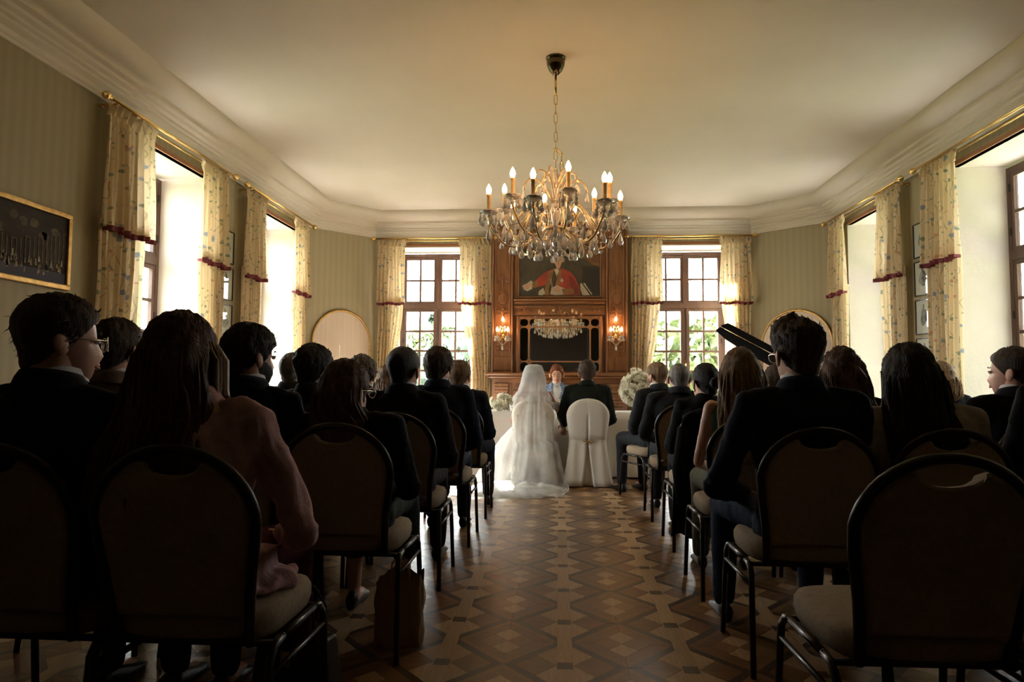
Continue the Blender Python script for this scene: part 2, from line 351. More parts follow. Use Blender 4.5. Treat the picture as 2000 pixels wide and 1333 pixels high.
def wall(name, fr, ops=(), mt=None, ext=(0, 0)):
    mb = MB(); x = -ext[0]; T = .55
    for a, b in sorted(ops):
        mb.box((x, 0, 0), (a, T, 3.6)); mb.box((a, 0, 0), (b, T, ZS)); mb.box((a, 0, ZT), (b, T, 3.6)); x = b
    mb.box((x, 0, 0), (fr.len+ext[1], T, 3.6))
    o = mb.build(name, mt or M['paper']); o['kind'] = 'structure'; return fr.put(o)
yl = lambda Y: Y-Y0
yr = lambda Y: 9.05-Y
xb = lambda X: X+2.72
WINS = [('window_1', FL, yl(5.20), yl(6.38), 'left'), ('window_2', FL, yl(7.50), yl(8.70), 'left'),
        ('window_3', FB, xb(-2.44), xb(-1.27), 'back'), ('window_4', FB, xb(1.29), xb(2.46), 'back'),
        ('window_5', FR, yr(8.72), yr(7.50), 'right'), ('window_6', FR, yr(6.42), yr(5.22), 'right')]
wall('wall_left', FL, [(a, b) for n, f, a, b, s in WINS if f is FL], ext=(.3, .3))
wall('wall_left_corner', FAL, ext=(.3, .3)); wall('wall_back', FB, [(a, b) for n, f, a, b, s in WINS if f is FB], ext=(.3, .3))
wall('wall_right_corner', FAR, ext=(.3, .3)); wall('wall_right', FR, [(a, b) for n, f, a, b, s in WINS if f is FR], ext=(.3, .3))
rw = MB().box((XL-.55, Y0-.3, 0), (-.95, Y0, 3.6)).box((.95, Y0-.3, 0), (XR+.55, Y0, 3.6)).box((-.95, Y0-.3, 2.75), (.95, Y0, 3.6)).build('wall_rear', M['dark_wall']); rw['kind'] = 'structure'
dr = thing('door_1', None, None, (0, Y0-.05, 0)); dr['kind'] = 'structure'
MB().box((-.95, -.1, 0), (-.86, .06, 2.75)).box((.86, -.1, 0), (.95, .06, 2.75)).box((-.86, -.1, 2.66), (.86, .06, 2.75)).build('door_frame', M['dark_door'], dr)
MB().box((-.86, -.16, 0), (.86, -.105, 2.66)).build('door_light_stop', M['dark_door'], dr)  # unseen panel added behind the leaves to block light leaking through their gap
for s in (-1, 1):
    a, b = (-.855, -.005) if s < 0 else (.005, .855)
    lf = MB().box((a, -.06, .01), (b, -.01, 2.655)).build('door_leaf', M['dark_door'], dr)
    for z0, z1 in ((.15, .85), (.95, 1.9), (2.0, 2.55)):
        MB().box((a+.1, -.015, z0), (b-.1, .005, z1)).build('panel', M['dark_door'], lf)
    MB().lathe([(.012, 0), (.012, .03), (.028, .045), (.02, .07), (.004, .075)], 10).build('door_knob', M['brass'], lf, True, loc=(s*.07, 0, 1.02)).rotation_euler = (-pi/2, 0, 0)

def inset(poly, d):
    n = len(poly); out = []
    for i in range(n):
        p = Vector(poly[i]); a = Vector(poly[i-1]); b = Vector(poly[(i+1) % n])
        e1 = (p-a).normalized(); e2 = (b-p).normalized(); n1 = Vector((e1.y, -e1.x)); n2 = Vector((e2.y, -e2.x))
        m = (n1+n2); m = m/ (1+n1.dot(n2)); out.append((p.x+m.x*d, p.y+m.y*d))
    return out
CORN = [(0, 3.195), (.018, 3.195), (.022, 3.215), (.035, 3.225), (.05, 3.25), (.085, 3.272), (.09, 3.292), (.115, 3.30), (.118, 3.318), (.15, 3.332), (.165, 3.35), (.205, 3.362), (.21, 3.385)]
mb = MB(); mb.rings([[(x, y, z) for x, y in inset(POLY, d)] for d, z in CORN]+[[(x, y, 3.45) for x, y in inset(POLY, .21)], [(x, y, 3.45) for x, y in inset(POLY, -.02)]], True, False)
o = mb.build('trim_1', M['cornice'], fixn=False); o['kind'] = 'structure'
mb = MB(); cp = [(.205, 3.385), (.215, 3.392)]+[(.215+.16*sin(t*pi/2/8), 3.52-.128*(cos(t*pi/2/8))) for t in range(1, 9)]
rr = [[(x, y, z) for x, y in inset(POLY, d)] for d, z in cp]; mb.rings(rr, True, False); mb.add(rr[-1], [tuple(range(len(POLY)))])
# roof slab above keeps the sky out
o = mb.build('ceiling', M['ceiling'], smooth=True, fixn=False); o['kind'] = 'structure'
o = MB().prism(inset(POLY, -.55), 3.6, 3.7).build('roof_slab', M['plaster']); o['kind'] = 'structure'
# skirting boards
for nm, fr in (('baseboard_left', FL), ('baseboard_left_corner', FAL), ('baseboard_back', FB), ('baseboard_right_corner', FAR), ('baseboard_right', FR)):
    o = MB().prism([(-.022, 0), (0, 0), (0, .13), (-.012, .13), (-.022, .11)], .03, fr.len-.03, axis='x').build(nm, M['cornice']); o['kind'] = 'structure'; fr.put(o)

# floor: base slab and parquet pieces
flo = MB().prism(inset(POLY, -.5), -.12, -.016).build('floor', M['pq_dark_y']); flo['kind'] = 'structure'
MOD, PX, PY = .474, .024, 2.679
def parquet_pieces():
    m = MOD; w = .030; h = m/2; g = .0006; P = []
    # cell spans node (0,0) to node (m,m), strips centred on cell edges; the strips at x=0 and y=0 belong to the cell
    P.append(('light', 'y', [(-w, w), (w, w), (w, m-w), (-w, m-w)])); 
    P.append(('dark', 'x', [(-w, -w), (w, -w), (w, w), (-w, w)]))
    L = m-2*w; b = L/2; a = .163; c1 = b+.034; q = .118; ky = (m/2)/b
    for sx_, sy_ in ((0, 0), (1, 0), (1, 1), (0, 1)):
        def T(p): x, y = p; y *= ky; return (w+(L-x if sx_ else x), (m-y if sy_ else y))
        P.append(('light', 'y', [T((0, 0)), T((0, a)), T((a/2, a/2))])); P.append(('mid', 'x', [T((0, 0)), T((a/2, a/2)), T((a, 0))]))
        P.append(('dark', 'y', [T((0, a)), T((0, b)), T((b, 0)), T((a, 0))]))
        P.append(('mid2', 'y', [T((0, b)), T((c1-b, b)), T((b, c1-b)), T((b, 0))]))
        P.append(('mid', 'x', [T((c1-b, b)), T((b-q, b)), T((b, b-q)), T((b, c1-b))]))
    C_ = w+b; CY = m/2
    for dx, dy in ((0, 1), (0, -1), (1, 0), (-1, 0)):
        h2 = q/2; P.append((('light' if dy else 'mid2'), ('y' if dy else 'x'), [(C_+ax_, CY+ay_*ky) for ax_, ay_ in ((0, 0), ((dx-dy)*h2, (dy+dx)*h2), (dx*q, dy*q), ((dx+dy)*h2, (dy-dx)*h2))]))
    out = []
    for tone, gr, poly in P:
        cx = sum(p[0] for p in poly)/len(poly); cy = sum(p[1] for p in poly)/len(poly)
        pl = []
        for x, y in poly:
            d = Vector((cx-x, cy-y)); d = d.normalized()*g*1.4 if d.length > .001 else d; pl.append((x+d.x, y+d.y))
        A = sum(pl[i-1][0]*pl[i][1]-pl[i][0]*pl[i-1][1] for i in range(len(pl)))
        out.append((tone, gr, pl if A > 0 else pl[::-1], cx, cy))
    return out
PQ = parquet_pieces(); cells = []
for i in range(-8, 8):
    for j in range(-8, 16):
        for k, (tone, gr, pl, cx, cy) in enumerate(PQ):
            X = PX+i*MOD+cx; Y = PY+j*MOD+cy
            if X < XL+.01 or X > XR-.01 or Y < Y0+.01 or Y > YB-.01: continue
            if abs(X) > XL*-1-.0 and 0: continue
            vis = abs(X-.05) < .62 and 2.05 < Y < 7.0
            area = abs(sum(pl[q-1][0]*pl[q][1]-pl[q][0]*pl[q-1][1] for q in range(len(pl))))/2
            cells.append((area/Y**3 if vis else 0, i, j, k))
cells.sort(reverse=True)
pqmesh = []
for tone, gr, pl, cx, cy in PQ:
    pqmesh.append(MB().prism(pl, -.0155, 0).mesh('parquet_block', M['pq_%s_%s' % (tone, gr)]))
rest = MB(); keys = ['pq_%s_%s' % (t, g) for t in ('light', 'mid', 'mid2', 'dark') for g in 'xy']
for n_, (_, i, j, k) in enumerate(cells):
    if n_ < 300: link('parquet_block', pqmesh[k], flo, (PX+i*MOD, PY+j*MOD, random.uniform(-.0003, 0)))
    else:
        tone, gr, pl, cx, cy = PQ[k]; rest.prism([(PX+i*MOD+x, PY+j*MOD+y) for x, y in pl], -.0155, -.0002, keys.index('pq_%s_%s' % (tone, gr)))
o = rest.build('parquet', [M[k] for k in keys], flo, fixn=False); o['kind'] = 'stuff'

# windows
def make_window(name, fr, a, b, side):
    root = thing(name, None, None); root['kind'] = 'structure'; fr.put(root)
    T = .55
    rv = MB().box((a, 0, ZS), (a+.008, T, ZT)).box((b-.008, 0, ZS), (b, T, ZT)).box((a, 0, ZT-.008), (b, T, ZT)); rv.build('reveal', M['plaster'], root)
    MB().box((a+.008, -.03, ZS), (b-.008, T-.1, ZS+.03)).build('window_sill', M['plaster'], root)
    MB().box((a-.02, -.012, ZT-.008), (b+.02, .05, ZT+.032)).build('lintel_board', M['lintel'], root)
    y0, y1 = .46, .53; a2, b2 = a+.008, b-.008; z0, z1 = ZS+.03, ZT-.03; fw = .05; c = (a+b)/2; zt = 2.235
    fm = MB().box((a2, y0, z0), (a2+fw, y1, z1)).box((b2-fw, y0, z0), (b2, y1, z1)).box((a2+fw, y0, z1-fw), (b2-fw, y1, z1)).box((a2+fw, y0, z0), (b2-fw, y1, z0+fw))
    fm.box((a2+fw, y0-.015, zt-.045), (b2-fw, y1, zt+.03)).box((c-.028, y0-.01, zt+.03), (c+.028, y1, z1-fw)).box((c-.02, y0+.02, z0+fw), (c+.02, y1, zt-.045))
    fm.build('frame', M['frame_wood'], root)
    for (xa, xb_) in ((a2+fw, c-.022), (c+.022, b2-fw)):
        for (za, zb, nr) in ((z0+fw, zt-.047, 5), (zt+.032, z1-fw-.002, 2)):
            sw = .042; ya, yb = y0+.004, y0+.044
            s = MB().box((xa, ya, za), (xa+sw, yb, zb)).box((xb_-sw, ya, za), (xb_, yb, zb)).box((xa+sw, ya, za), (xb_-sw, yb, za+sw)).box((xa+sw, ya, zb-sw), (xb_-sw, yb, zb))
            ia, ib, ja, jb = xa+sw, xb_-sw, za+sw, zb-sw; mx_ = (ia+ib)/2; bw = .0145
            s.box((mx_-bw, ya+.004, ja), (mx_+bw, yb-.004, jb))
            for r in range(1, nr):
                z = lerp(ja, jb, r/nr); s.box((ia, ya+.006, z-bw), (mx_-bw, yb-.006, z+bw)); s.box((mx_+bw, ya+.006, z-bw), (ib, yb-.006, z+bw))
            so = s.build('sash', M['frame_wood'], root)
            for cx0, cx1 in ((ia, mx_-bw), (mx_+bw, ib)):
                for r in range(nr):
                    p = MB().box((cx0, ya+.018, lerp(ja, jb, r/nr)+(bw if r else 0)), (cx1, ya+.022, lerp(ja, jb, (r+1)/nr)-(bw if r < nr-1 else 0)))
                    p.build('pane', M['glass'], so)
    MB().tube([(c, y0-.012, z0+.12), (c, y0-.012, zt-.08)], .006, 6).build('espagnolette_rod', M['iron'], root)
    MB().box((c-.012, y0-.03, 1.30), (c+.012, y0-.005, 1.42)).tube([(c, y0-.035, 1.36), (c, y0-.05, 1.34), (c, y0-.05, 1.26)], .007, 6).build('window_handle', M['brass'], root)
    for z in (.85, 1.7, 2.45, 2.85):
        for xx in (a2+fw-.004, b2-fw+.004): MB().tube([(xx, y0-.006, z-.035), (xx, y0-.006, z+.035)], .008, 8).build('hinge', M['iron'], root)
    # sky portal of this window
    pd = bpy.data.lights.new('portal', 'AREA'); pd.shape = 'RECTANGLE'; pd.size = b-a; pd.size_y = z1-z0; pd.cycles.is_portal = True
    po = bpy.data.objects.new('portal', pd); COL.objects.link(po); po.location = fr.pt(c, .62, (z0+z1)/2)
    inward = -Vector((-sin(fr.ang), cos(fr.ang), 0)); po.rotation_euler = inward.to_track_quat('-Z', 'Y').to_euler()
for w_ in WINS: make_window(*w_)

# outdoors: ground, terrace, trees
o = MB().grid(lambda u, v: (-120+240*u, -60+220*v, -6), 8, 8).build('ground', M['soil'], fixn=False); o['kind'] = 'structure'
o = MB().box((-14, -6, -5.99), (15, 21, -5.9)).build('terrace', M['gravel']); o['kind'] = 'structure'
def make_tree(x, y, h, rad, label, leafm, conifer=False, n=2600, seed=0):
    rd = random.Random(seed); root = thing('tree', label, 'tree', (x, y, -6), rd.uniform(0, 6), 'trees in the park outside the windows')
    MB().tube([(0, 0, 0), (.2, .1, h*.4), (0, .2, h*.75), (.1, 0, h*.97)], [rad*.09, rad*.07, rad*.045, .03], 8).build('trunk', M['bark'], root, True)
    mb = MB(); cl = []
    if conifer: cl = [(rd.gauss(0, .1), rd.gauss(0, .1), lerp(h*.35, h, t/24), lerp(rad*.6, .15, t/24)) for t in range(25)]
    else:
        for _ in range(34):
            a = rd.uniform(0, 2*pi); rr_ = rad*.62*sqrt(rd.random()); z = rd.uniform(h*.18, h*.90)
            k = 1-abs(z/h-.58)*1.3; cl.append((cos(a)*rr_*k, sin(a)*rr_*k, z, rad*rd.uniform(.28, .42)))
    for _ in range(n):
        cx, cy, cz, cr_ = rd.choice(cl); d = Vector((rd.gauss(0, 1), rd.gauss(0, 1), rd.gauss(0, .8))).normalized()*cr_*rd.uniform(.75, 1.05)
        p = Vector((cx, cy, cz))+d; s = rd.uniform(.14, .34)*(rad/4)*1.25
        u = Vector((rd.gauss(0, 1), rd.gauss(0, 1), rd.gauss(0, 1))).normalized(); v = u.orthogonal().normalized()*s*.55; u = u*s
        mb.add([p-u, p+v, p+u, p-v], [(0, 1, 2, 3)])
    mb.build('crown', leafm, root, fixn=False)
for a in [(-9.3, 50, 11.9, 3.4, 'slim dark conifer rising above the trees outside the left back window', M['leaf_b'], True, 2200, 1),
          (-11.5, 33, 9.3, 4.4, 'pale green rounded tree at the left edge of the left back window', M['leaf_a'], False, 6500, 2),
          (-8.6, 43, 10.6, 4.2, 'bright green bushy tree in the middle of the left back window', M['leaf_a'], False, 6500, 3),
          (-3.8, 33, 9.7, 4.2, 'blue green tree next to the overmantel seen in the left back window', M['leaf_b'], False, 6500, 4),
          (3.2, 42, 11.4, 4.4, 'dark green tree nearest the fireplace in the right back window', M['leaf_b'], False, 6500, 5),
          (6.4, 33, 10.1, 3.9, 'olive green spreading tree left of the right window mullion', M['leaf_a'], False, 6500, 6),
          (12.4, 42, 10.9, 4.6, 'mid green tree right of the right window mullion', M['leaf_b'], False, 6500, 7),
          (9.6, 25, 9.8, 2.2, 'tall narrow sunlit tree at the right edge of the right back window', M['leaf_a'], False, 2600, 8),
          (-1, 56, 10.2, 6.0, 'distant low tree behind the tall trees, between the two back windows', M['leaf_a'], False, 2600, 9),
          (18, 54, 12, 6.0, 'far dark tree beyond the right back window', M['leaf_b'], False, 2600, 10),
          (24, 22, 12, 5.0, 'leafy tree outside the nearer right window', M['leaf_b'], False, 2600, 11),
          (26, 9, 13, 5.0, 'tall leafy tree on the right side of the building', M['leaf_a'], False, 2600, 12)]: make_tree(*a)

# ------------------------------------------------------------------ curtains and rods
def make_curtain(fr, xo, xi, label, seed, pull=.35):
    """xo = outer edge, xi = inner edge (towards the glass) in wall coordinates"""
    root = thing('curtain', label, 'curtain', group='floral window curtains'); fr.put(root)
    w = xi-xo; rd = random.Random(seed); nf = 7; ph = rd.uniform(0, 6)
    def fold(u, z, amp, k=nf): return amp*(sin(u*k*2*pi+ph+.6*sin(z*2.1+ph))+.35*sin(u*k*4.7*pi+ph*2+z))
    def X(u, z, f): return xo+w*(u*f)+.006*sin(z*5+u*9+ph)
    UVS = 1.9
    def up(u, v):
        z = lerp(3.06, 2.21, v); a = lerp(.014, .034, v); f = lerp(1.0, 1.10, v); return (X(u, z, f)-(.02 if w > 0 else -.02)*v, -.115+fold(u, z, a), z+.008*sin(u*11+ph)*v)
    MB().grid(up, 84, 14, uvf=lambda u, v: (u*UVS*abs(w)*1.3+seed, v*.85*UVS)).build('upper_drape', M['curtain'], root, True, fixn=False)
    def band(u, v):
        p = up(u, 1.0); return (p[0], p[1]+(-.006 if v < .5 else .006)*1, p[2]+lerp(.016, -.028, v))
    MB().grid(lambda u, v: (up(u, 1)[0], up(u, 1)[1]-.006, up(u, 1)[2]+lerp(.014, -.026, v)), 84, 2).build('burgundy_braid', M['burg'], root, True, fixn=False)
    def lo(u, v):
        z = lerp(2.30, .02, v); a = lerp(.024, .03, v); f = lerp(.97, 1-pull, smoothstep(0, .55, v)) if v < .55 else lerp(1-pull, 1-pull*.9, (v-.55)/.45)
        return (X(u, z, f), -.075+fold(u, z, a), z)
    MB().grid(lo, 84, 30, uvf=lambda u, v: (u*UVS*abs(w)*1.3+seed+.37, 3+v*2.28*UVS)).build('lower_drape', M['curtain'], root, True, fixn=False)
    def hd(u, v):
        z = lerp(3.165, 3.05, v)+.010*sin(u*61+ph)*(1-v)+.006*sin(u*143); return (X(u, z, 1.04), -.118+.022*sin(u*31*pi/2+ph+v*2.5)*(1-.55*abs(v-.3))+.012*sin(u*97+v*7), z)
    MB().grid(hd, 110, 6, uvf=lambda u, v: (u*UVS*abs(w)*1.5+seed+.7, v*.12*UVS)).build('ruffled_heading', M['curtain'], root, True, fixn=False)
CUR = [(FL, yl(4.74), yl(5.30), 'nearest curtain on the left wall, right of the big engraving'),
       (FL, yl(6.56), yl(6.10), 'left wall curtain just before the column of small framed prints'),
       (FL, yl(7.00), yl(7.47), 'left wall curtain just past the column of small framed prints'),
       (FL, yl(8.80), yl(8.36), 'left wall curtain at the corner beside the left arched panel'),
       (FB, xb(-2.64), xb(-2.25), 'left curtain of the back window left of the fireplace'),
       (FB, xb(-.985), xb(-1.43), 'sun-glowing curtain directly left of the carved fireplace'),
       (FB, xb(1.03), xb(1.45), 'curtain directly right of the carved fireplace'),
       (FB, xb(2.70), xb(2.28), 'right curtain of the back window behind the raised piano lid'),
       (FR, yr(9.00), yr(8.56), 'right wall curtain at the corner beside the right arched panel'),
       (FR, yr(7.16), yr(7.68), 'right wall curtain just past the column of framed prints'),
       (FR, yr(6.72), yr(6.20), 'right wall curtain just before the column of framed prints'),
       (FR, yr(4.62), yr(5.15), 'right wall curtain nearest the camera, beyond the picture edge')]
for i, (f, a, b, l) in enumerate(CUR): make_curtain(f, a, b, l, i*1.7, pull=.38 if f is FB else .12)
def make_rod(fr, a, b, label):
    root = thing('curtain_rod', label, 'curtain rod', group='brass curtain rods'); fr.put(root)
    MB().tube([(a, -.155, 3.155), (b, -.155, 3.155)], .0125, 10).build('rod', M['brass'], root, True)
    MB().tube([(a+.05, -.09, 3.13), (b-.05, -.09, 3.13)], .008, 8).build('rail', M['brass'], root, True)
    for x, s in ((a, -1), (b, 1)):
        f = MB().lathe([(.012, 0), (.018, .006), (.012, .014), (.028, .035), (.033, .05), (.026, .066), (.010, .078), (.014, .086), (.002, .096)], 12)
        o = f.build('finial', M['brass'], root, True, (x, -.155, 3.155)); o.rotation_euler = (0, s*pi/2, 0)
    for x in (a+.09, b-.09): MB().tube([(x, .0, 3.14), (x, -.09, 3.14), (x, -.155, 3.15)], [.012, .01, .008], 8).lathe([(.03, 0), (.03, .006)], 12, (x, -.004, 3.13)).build('bracket', M['brass'], root, True)
for f, a, b, l in [(FL, yl(4.70), yl(6.60), 'brass rod over the nearer left wall window'), (FL, yl(6.96), yl(8.86), 'brass rod over the farther left wall window'),
                   (FB, xb(-2.66), xb(-.97), 'brass rod over the back window left of the fireplace'), (FB, xb(1.01), xb(2.70), 'brass rod over the back window right of the fireplace'),
                   (FR, yr(9.02), yr(7.10), 'brass rod over the farther right wall window'), (FR, yr(6.76), yr(4.56), 'brass rod over the nearer right wall window')]: make_rod(f, a, b, l)
# ------------------------------------------------------------------ pictures
def framed(name, fr, x0, x1, z0, z1, label, cat, fw, fmat, inner, group=None, y=-.03, glass=False):
    root = thing(name, label, cat, group=group); fr.put(root)
    m = MB()
    for a, b in (((x0, z0), (x1, z0+fw)), ((x0, z1-fw), (x1, z1)), ((x0, z0+fw), (x0+fw, z1-fw)), ((x1-fw, z0+fw), (x1, z1-fw))): m.box((a[0], y, a[1]), (b[0], -.001, b[1]))
    f = m.build('picture_frame', fmat, root); bv = f.modifiers.new('b', 'BEVEL'); bv.width = min(.008, fw*.3); bv.segments = 2
    inner(root, x0+fw, x1-fw, z0+fw, z1-fw, y)
    if glass: MB().box((x0+fw, y+.006, z0+fw), (x1-fw, y+.009, z1-fw)).build('glazing', M['glass'], root)
    return root
M['mount'] = mat('cream_mount', (.60, .57, .50), .8); M['ink'] = mat('ink_wash', (.33, .31, .28), .8, col2=(.10, .095, .09), scale=14, contrast=(.42, .6))
M['black_frame'] = mat('black_frame', (.03, .022, .018), .35)
def sketch(seed):
    def f(root, x0, x1, z0, z1, y):
        MB().box((x0, y+.012, z0), (x1, y+.016, z1)).build('mount', M['mount'], root)
        rd = random.Random(seed); cx = (x0+x1)/2; cz = lerp(z0, z1, .48); w = (x1-x0)*.25; h = (z1-z0)*.25; p = MB()
        pts = [(cx+w*cos(t/12*2*pi)*rd.uniform(.7, 1.15), cz+h*sin(t/12*2*pi)*rd.uniform(.75, 1.2)) for t in range(12)]
        p.prism(pts, y+.0105, y+.0122, axis='y'); p.prism([(cx-w*.3, cz+h*.8), (cx+w*.2, cz+h*.8), (cx+.2*w, cz+h*1.5), (cx-.2*w, cz+h*1.6)], y+.0105, y+.0122, axis='y')
        p.build('print', M['ink'], root)
    return f
desc = ['topmost', 'second from the top', 'third from the top', 'lowest, mostly behind heads']
for k in range(4):
    zt = 2.64-.385*k
    framed('framed_print', FL, yl(6.66), yl(6.94), zt-.345, zt, 'small framed ink print on the left wall, %s of the column' % desc[k], 'picture', .012, M['black_frame'], sketch(k), 'framed prints between left windows', -.022, True)
    zt = 2.69-.385*k
    framed('framed_print', FR, yr(7.12), yr(6.82), zt-.35, zt, 'small framed ink print on the right wall, %s of the column' % desc[k], 'picture', .012, M['black_frame'], sketch(k+9), 'framed prints between right windows', -.022, True)
M['engr_bg'] = mat('engraving_ground', (.030, .026, .024), .8, spec=.1, col2=(.060, .050, .042), scale=4); M['engr_mid'] = mat('engraving_columns', (.13, .105, .075), .8, spec=.1, col2=(.07, .058, .045), scale=24)
M['engr_hi'] = mat('engraving_figures', (.40, .33, .22), .8, spec=.1, col2=(.12, .10, .09), scale=30); M['engr_fl'] = mat('engraving_floor', (.075, .075, .10), .8, spec=.1)
def ballroom(root, x0, x1, z0, z1, y):
    MB().box((x0, y+.018, z0), (x1, y+.024, z1)).build('canvas', M['engr_bg'], root)
    rd = random.Random(5); p = MB(); yy = (y+.0165, y+.0182); W_ = x1-x0; H_ = z1-z0
    p.box((x0, yy[0], z0), (x1, yy[1]-.0004, z0+H_*.16), 3)
    for k in range(22):
        x = x0+W_*(.03+.044*k); t = z0+H_*(.50+.25*abs(k-9)/12); p.box((x, yy[0]-.0002, z0+H_*.25), (x+W_*.012, yy[1], t), 1)
        if k % 3 == 0: p.box((x-.004, yy[0]-.0004, t), (x+W_*.05, yy[1], t+.01), 1)
    for k in range(9):
        x = x0+W_*rd.uniform(.2, .9); z = z0+H_*rd.uniform(.62, .85); p.prism([(x+.05*cos(t/9*2*pi)*rd.uniform(.5, 1), z+.03*sin(t/9*2*pi)) for t in range(9)], yy[0], yy[1], 1, 'y')
    for k in range(70):
        x = x0+W_*rd.uniform(.02, .96); z = z0+H_*rd.uniform(.07, .27); s = rd.uniform(.012, .026); p.prism([(x-s*.5, z), (x+s*.5, z), (x+s*.22, z+s*1.2), (x+s*.15, z+s*1.9), (x-s*.15, z+s*1.9), (x-s*.22, z+s*1.2)], yy[0]-.0006, yy[1], 2, 'y')
    p.build('ballroom_scene', [M['engr_bg'], M['engr_mid'], M['engr_hi'], M['engr_fl']], root)
framed('wall_painting', FL, yl(3.62), yl(4.53), 1.70, 2.235, 'dark picture of a crowded columned hall in gilt frame on the left wall', 'painting', .035, M['gilt'], ballroom, None, -.035, False)

# arched cream panels on the corner walls
def arch_pts(c, hw, z0, zt, n=20):
    zs = zt-hw; return [(c-hw, z0)]+[(c-hw*cos(pi*k/n), zs+hw*sin(pi*k/n)) for k in range(n+1)]+[(c+hw, z0)]
def arched(fr, c, hw, zt, label):
    root = thing('arched_panel', label, 'wall panel', group='gilt framed arched panels'); fr.put(root)
    MB().prism(arch_pts(c, hw-.02, .3, zt-.02), -.02, -.002, axis='y').build('panel_board', M['panel'], root)
    pts = [(p[0], -.02, p[1]) for p in arch_pts(c, hw-.012, .30, zt-.012, 28)]
    MB().tube(pts, .017, 8).tube([(c-hw+.01, -.02, .30), (c+hw-.01, -.02, .30)], .017, 8).build('gilt_frame', M['gilt'], root, True)
arched(FAL, FAL.len*.51, .46, 2.085, 'tall arched cream panel in gilt frame on the left corner wall')
arched(FAR, FAR.len*.53, .50, 2.075, 'tall arched cream panel in gilt frame on the right corner wall behind the piano')

# ------------------------------------------------------------------ fireplace and overmantel
OM = thing('overmantel', 'tall carved oak overmantel panelling above the fireplace', 'panelling', (0.005, YB, 0))
def b_(name, a, b, m='oak', bev=.006, par=OM):
    o = MB().box(a, b).build(name, M[m], par)
    if bev: q = o.modifiers.new('b', 'BEVEL'); q.width = bev; q.segments = 2
    return o
b_('back_board', (-.97, -.10, 1.21), (.97, -.002, 3.34))
def carving(root, cx, cz, w, h, y, seed, name='carved_ornament'):
    m = MB(); rd = random.Random(seed)
    for s in (-1, 1):
        for k in range(3):
            a = 1.2-k*.9; pts = []
            for t in range(9):
                u = t/8; r = w*(1-.55*u)*(.9-.15*k); an = a+u*2.6; pts.append((cx+s*(w*.25*(k)+r*.55*cos(an)+w*.15), y-.004-.004*sin(u*pi), cz+h*.45*(1-k*.8)+r*.5*sin(an)))
            m.tube(pts, [.002+.006*sin(pi*(t+.7)/9.4) for t in range(9)], 6)
        m.ell((cx+s*w*.5, y, cz-h*.2), (w*.2, .006, h*.14))
    m.ell((cx, y-.002, cz), (w*.2, .010, h*.42)); m.ell((cx, y-.003, cz+h*.48), (w*.12, .009, h*.12)); return m.build(name, M['oak'], root, True)
for s in (-1, 1):
    def bx(n, x0, x1, y0, z0, z1, bev=.005, m='oak'): return b_(n, (min(s*x0, s*x1), y0, z0), (max(s*x0, s*x1), -.09, z1), m, bev)
    bx('pilaster', .655, .97, -.155, 1.21, 3.30, .004); bx('edge_moulding', .935, .965, -.185, 1.21, 3.30, .010); bx('edge_moulding', .66, .685, -.18, 1.21, 3.30, .010)
    for (z0, z1) in ((1.50, 1.92), (1.96, 2.10), (2.52, 3.22)): pass
    # raised frame strips around a sunk panel
    bx('panel_stile', .70, .722, -.170, 1.50, 3.20, .006); bx('panel_stile', .898, .92, -.170, 1.50, 3.20, .006)
    bx('panel_rail', .722, .898, -.170, 3.18, 3.20, .006); bx('panel_rail', .722, .898, -.170, 1.50, 1.52, .006); bx('plinth_block', .68, .94, -.175, 1.24, 1.44, .008)
    cx = s*.81
    m = MB(); m.tube([(cx+.082*cos(t/24*2*pi), -.160, 2.27+.105*sin(t/24*2*pi)) for t in range(25)], .008, 6, cap=False)
    m.build('oval_medallion', M['oak'], OM, True); MB().ell((cx, -.154, 2.27), (.072, .010, .094), 20, 8).build('medallion_boss', M['oak'], OM, True)
    for cz, w, h in ((2.50, .10, .14), (2.06, .10, .12), (3.06, .10, .18), (1.60, .12, .16)): carving(OM, cx, cz, w, h, -.160, cz)
    m = MB().tube([(cx-.088, -.162, 1.62), (cx-.06, -.166, 1.60), (cx-.03, -.166, 1.66), (cx, -.166, 1.68), (cx+.03, -.166, 1.66), (cx+.06, -.166, 1.60), (cx+.088, -.162, 1.62)], .007, 6); m.build('scroll_moulding', M['oak'], OM, True)
b_('crown_moulding', (-.985, -.21, 3.26), (.985, -.002, 3.34), 'oak_h', .02)
b_('middle_rail', (-.65, -.17, 2.19), (.65, -.09, 2.235), 'oak_h', .012); b_('ledge', (-.655, -.20, 2.235), (.655, -.09, 2.262), 'oak_h', .01)
b_('frieze', (-.65, -.135, 2.035), (.65, -.09, 2.19), 'oak_h', .004); b_('cornice_strip', (-.64, -.165, 2.145), (.64, -.1, 2.165), 'oak_h', .008)
carving(OM, 0, 2.08, .14, .12, -.150, 3, 'carved_shell'); carving(OM, -.5, 2.11, .08, .06, -.140, 4); carving(OM, .5, 2.11, .08, .06, -.140, 5)
for x0, x1, z0, z1 in ((-.65, -.60, 2.27, 3.26), (.60, .65, 2.27, 3.26), (-.60, .60, 3.05, 3.26)): b_('panel_border', (x0, -.13, z0), (x1, -.09, z1), 'oak', .006)
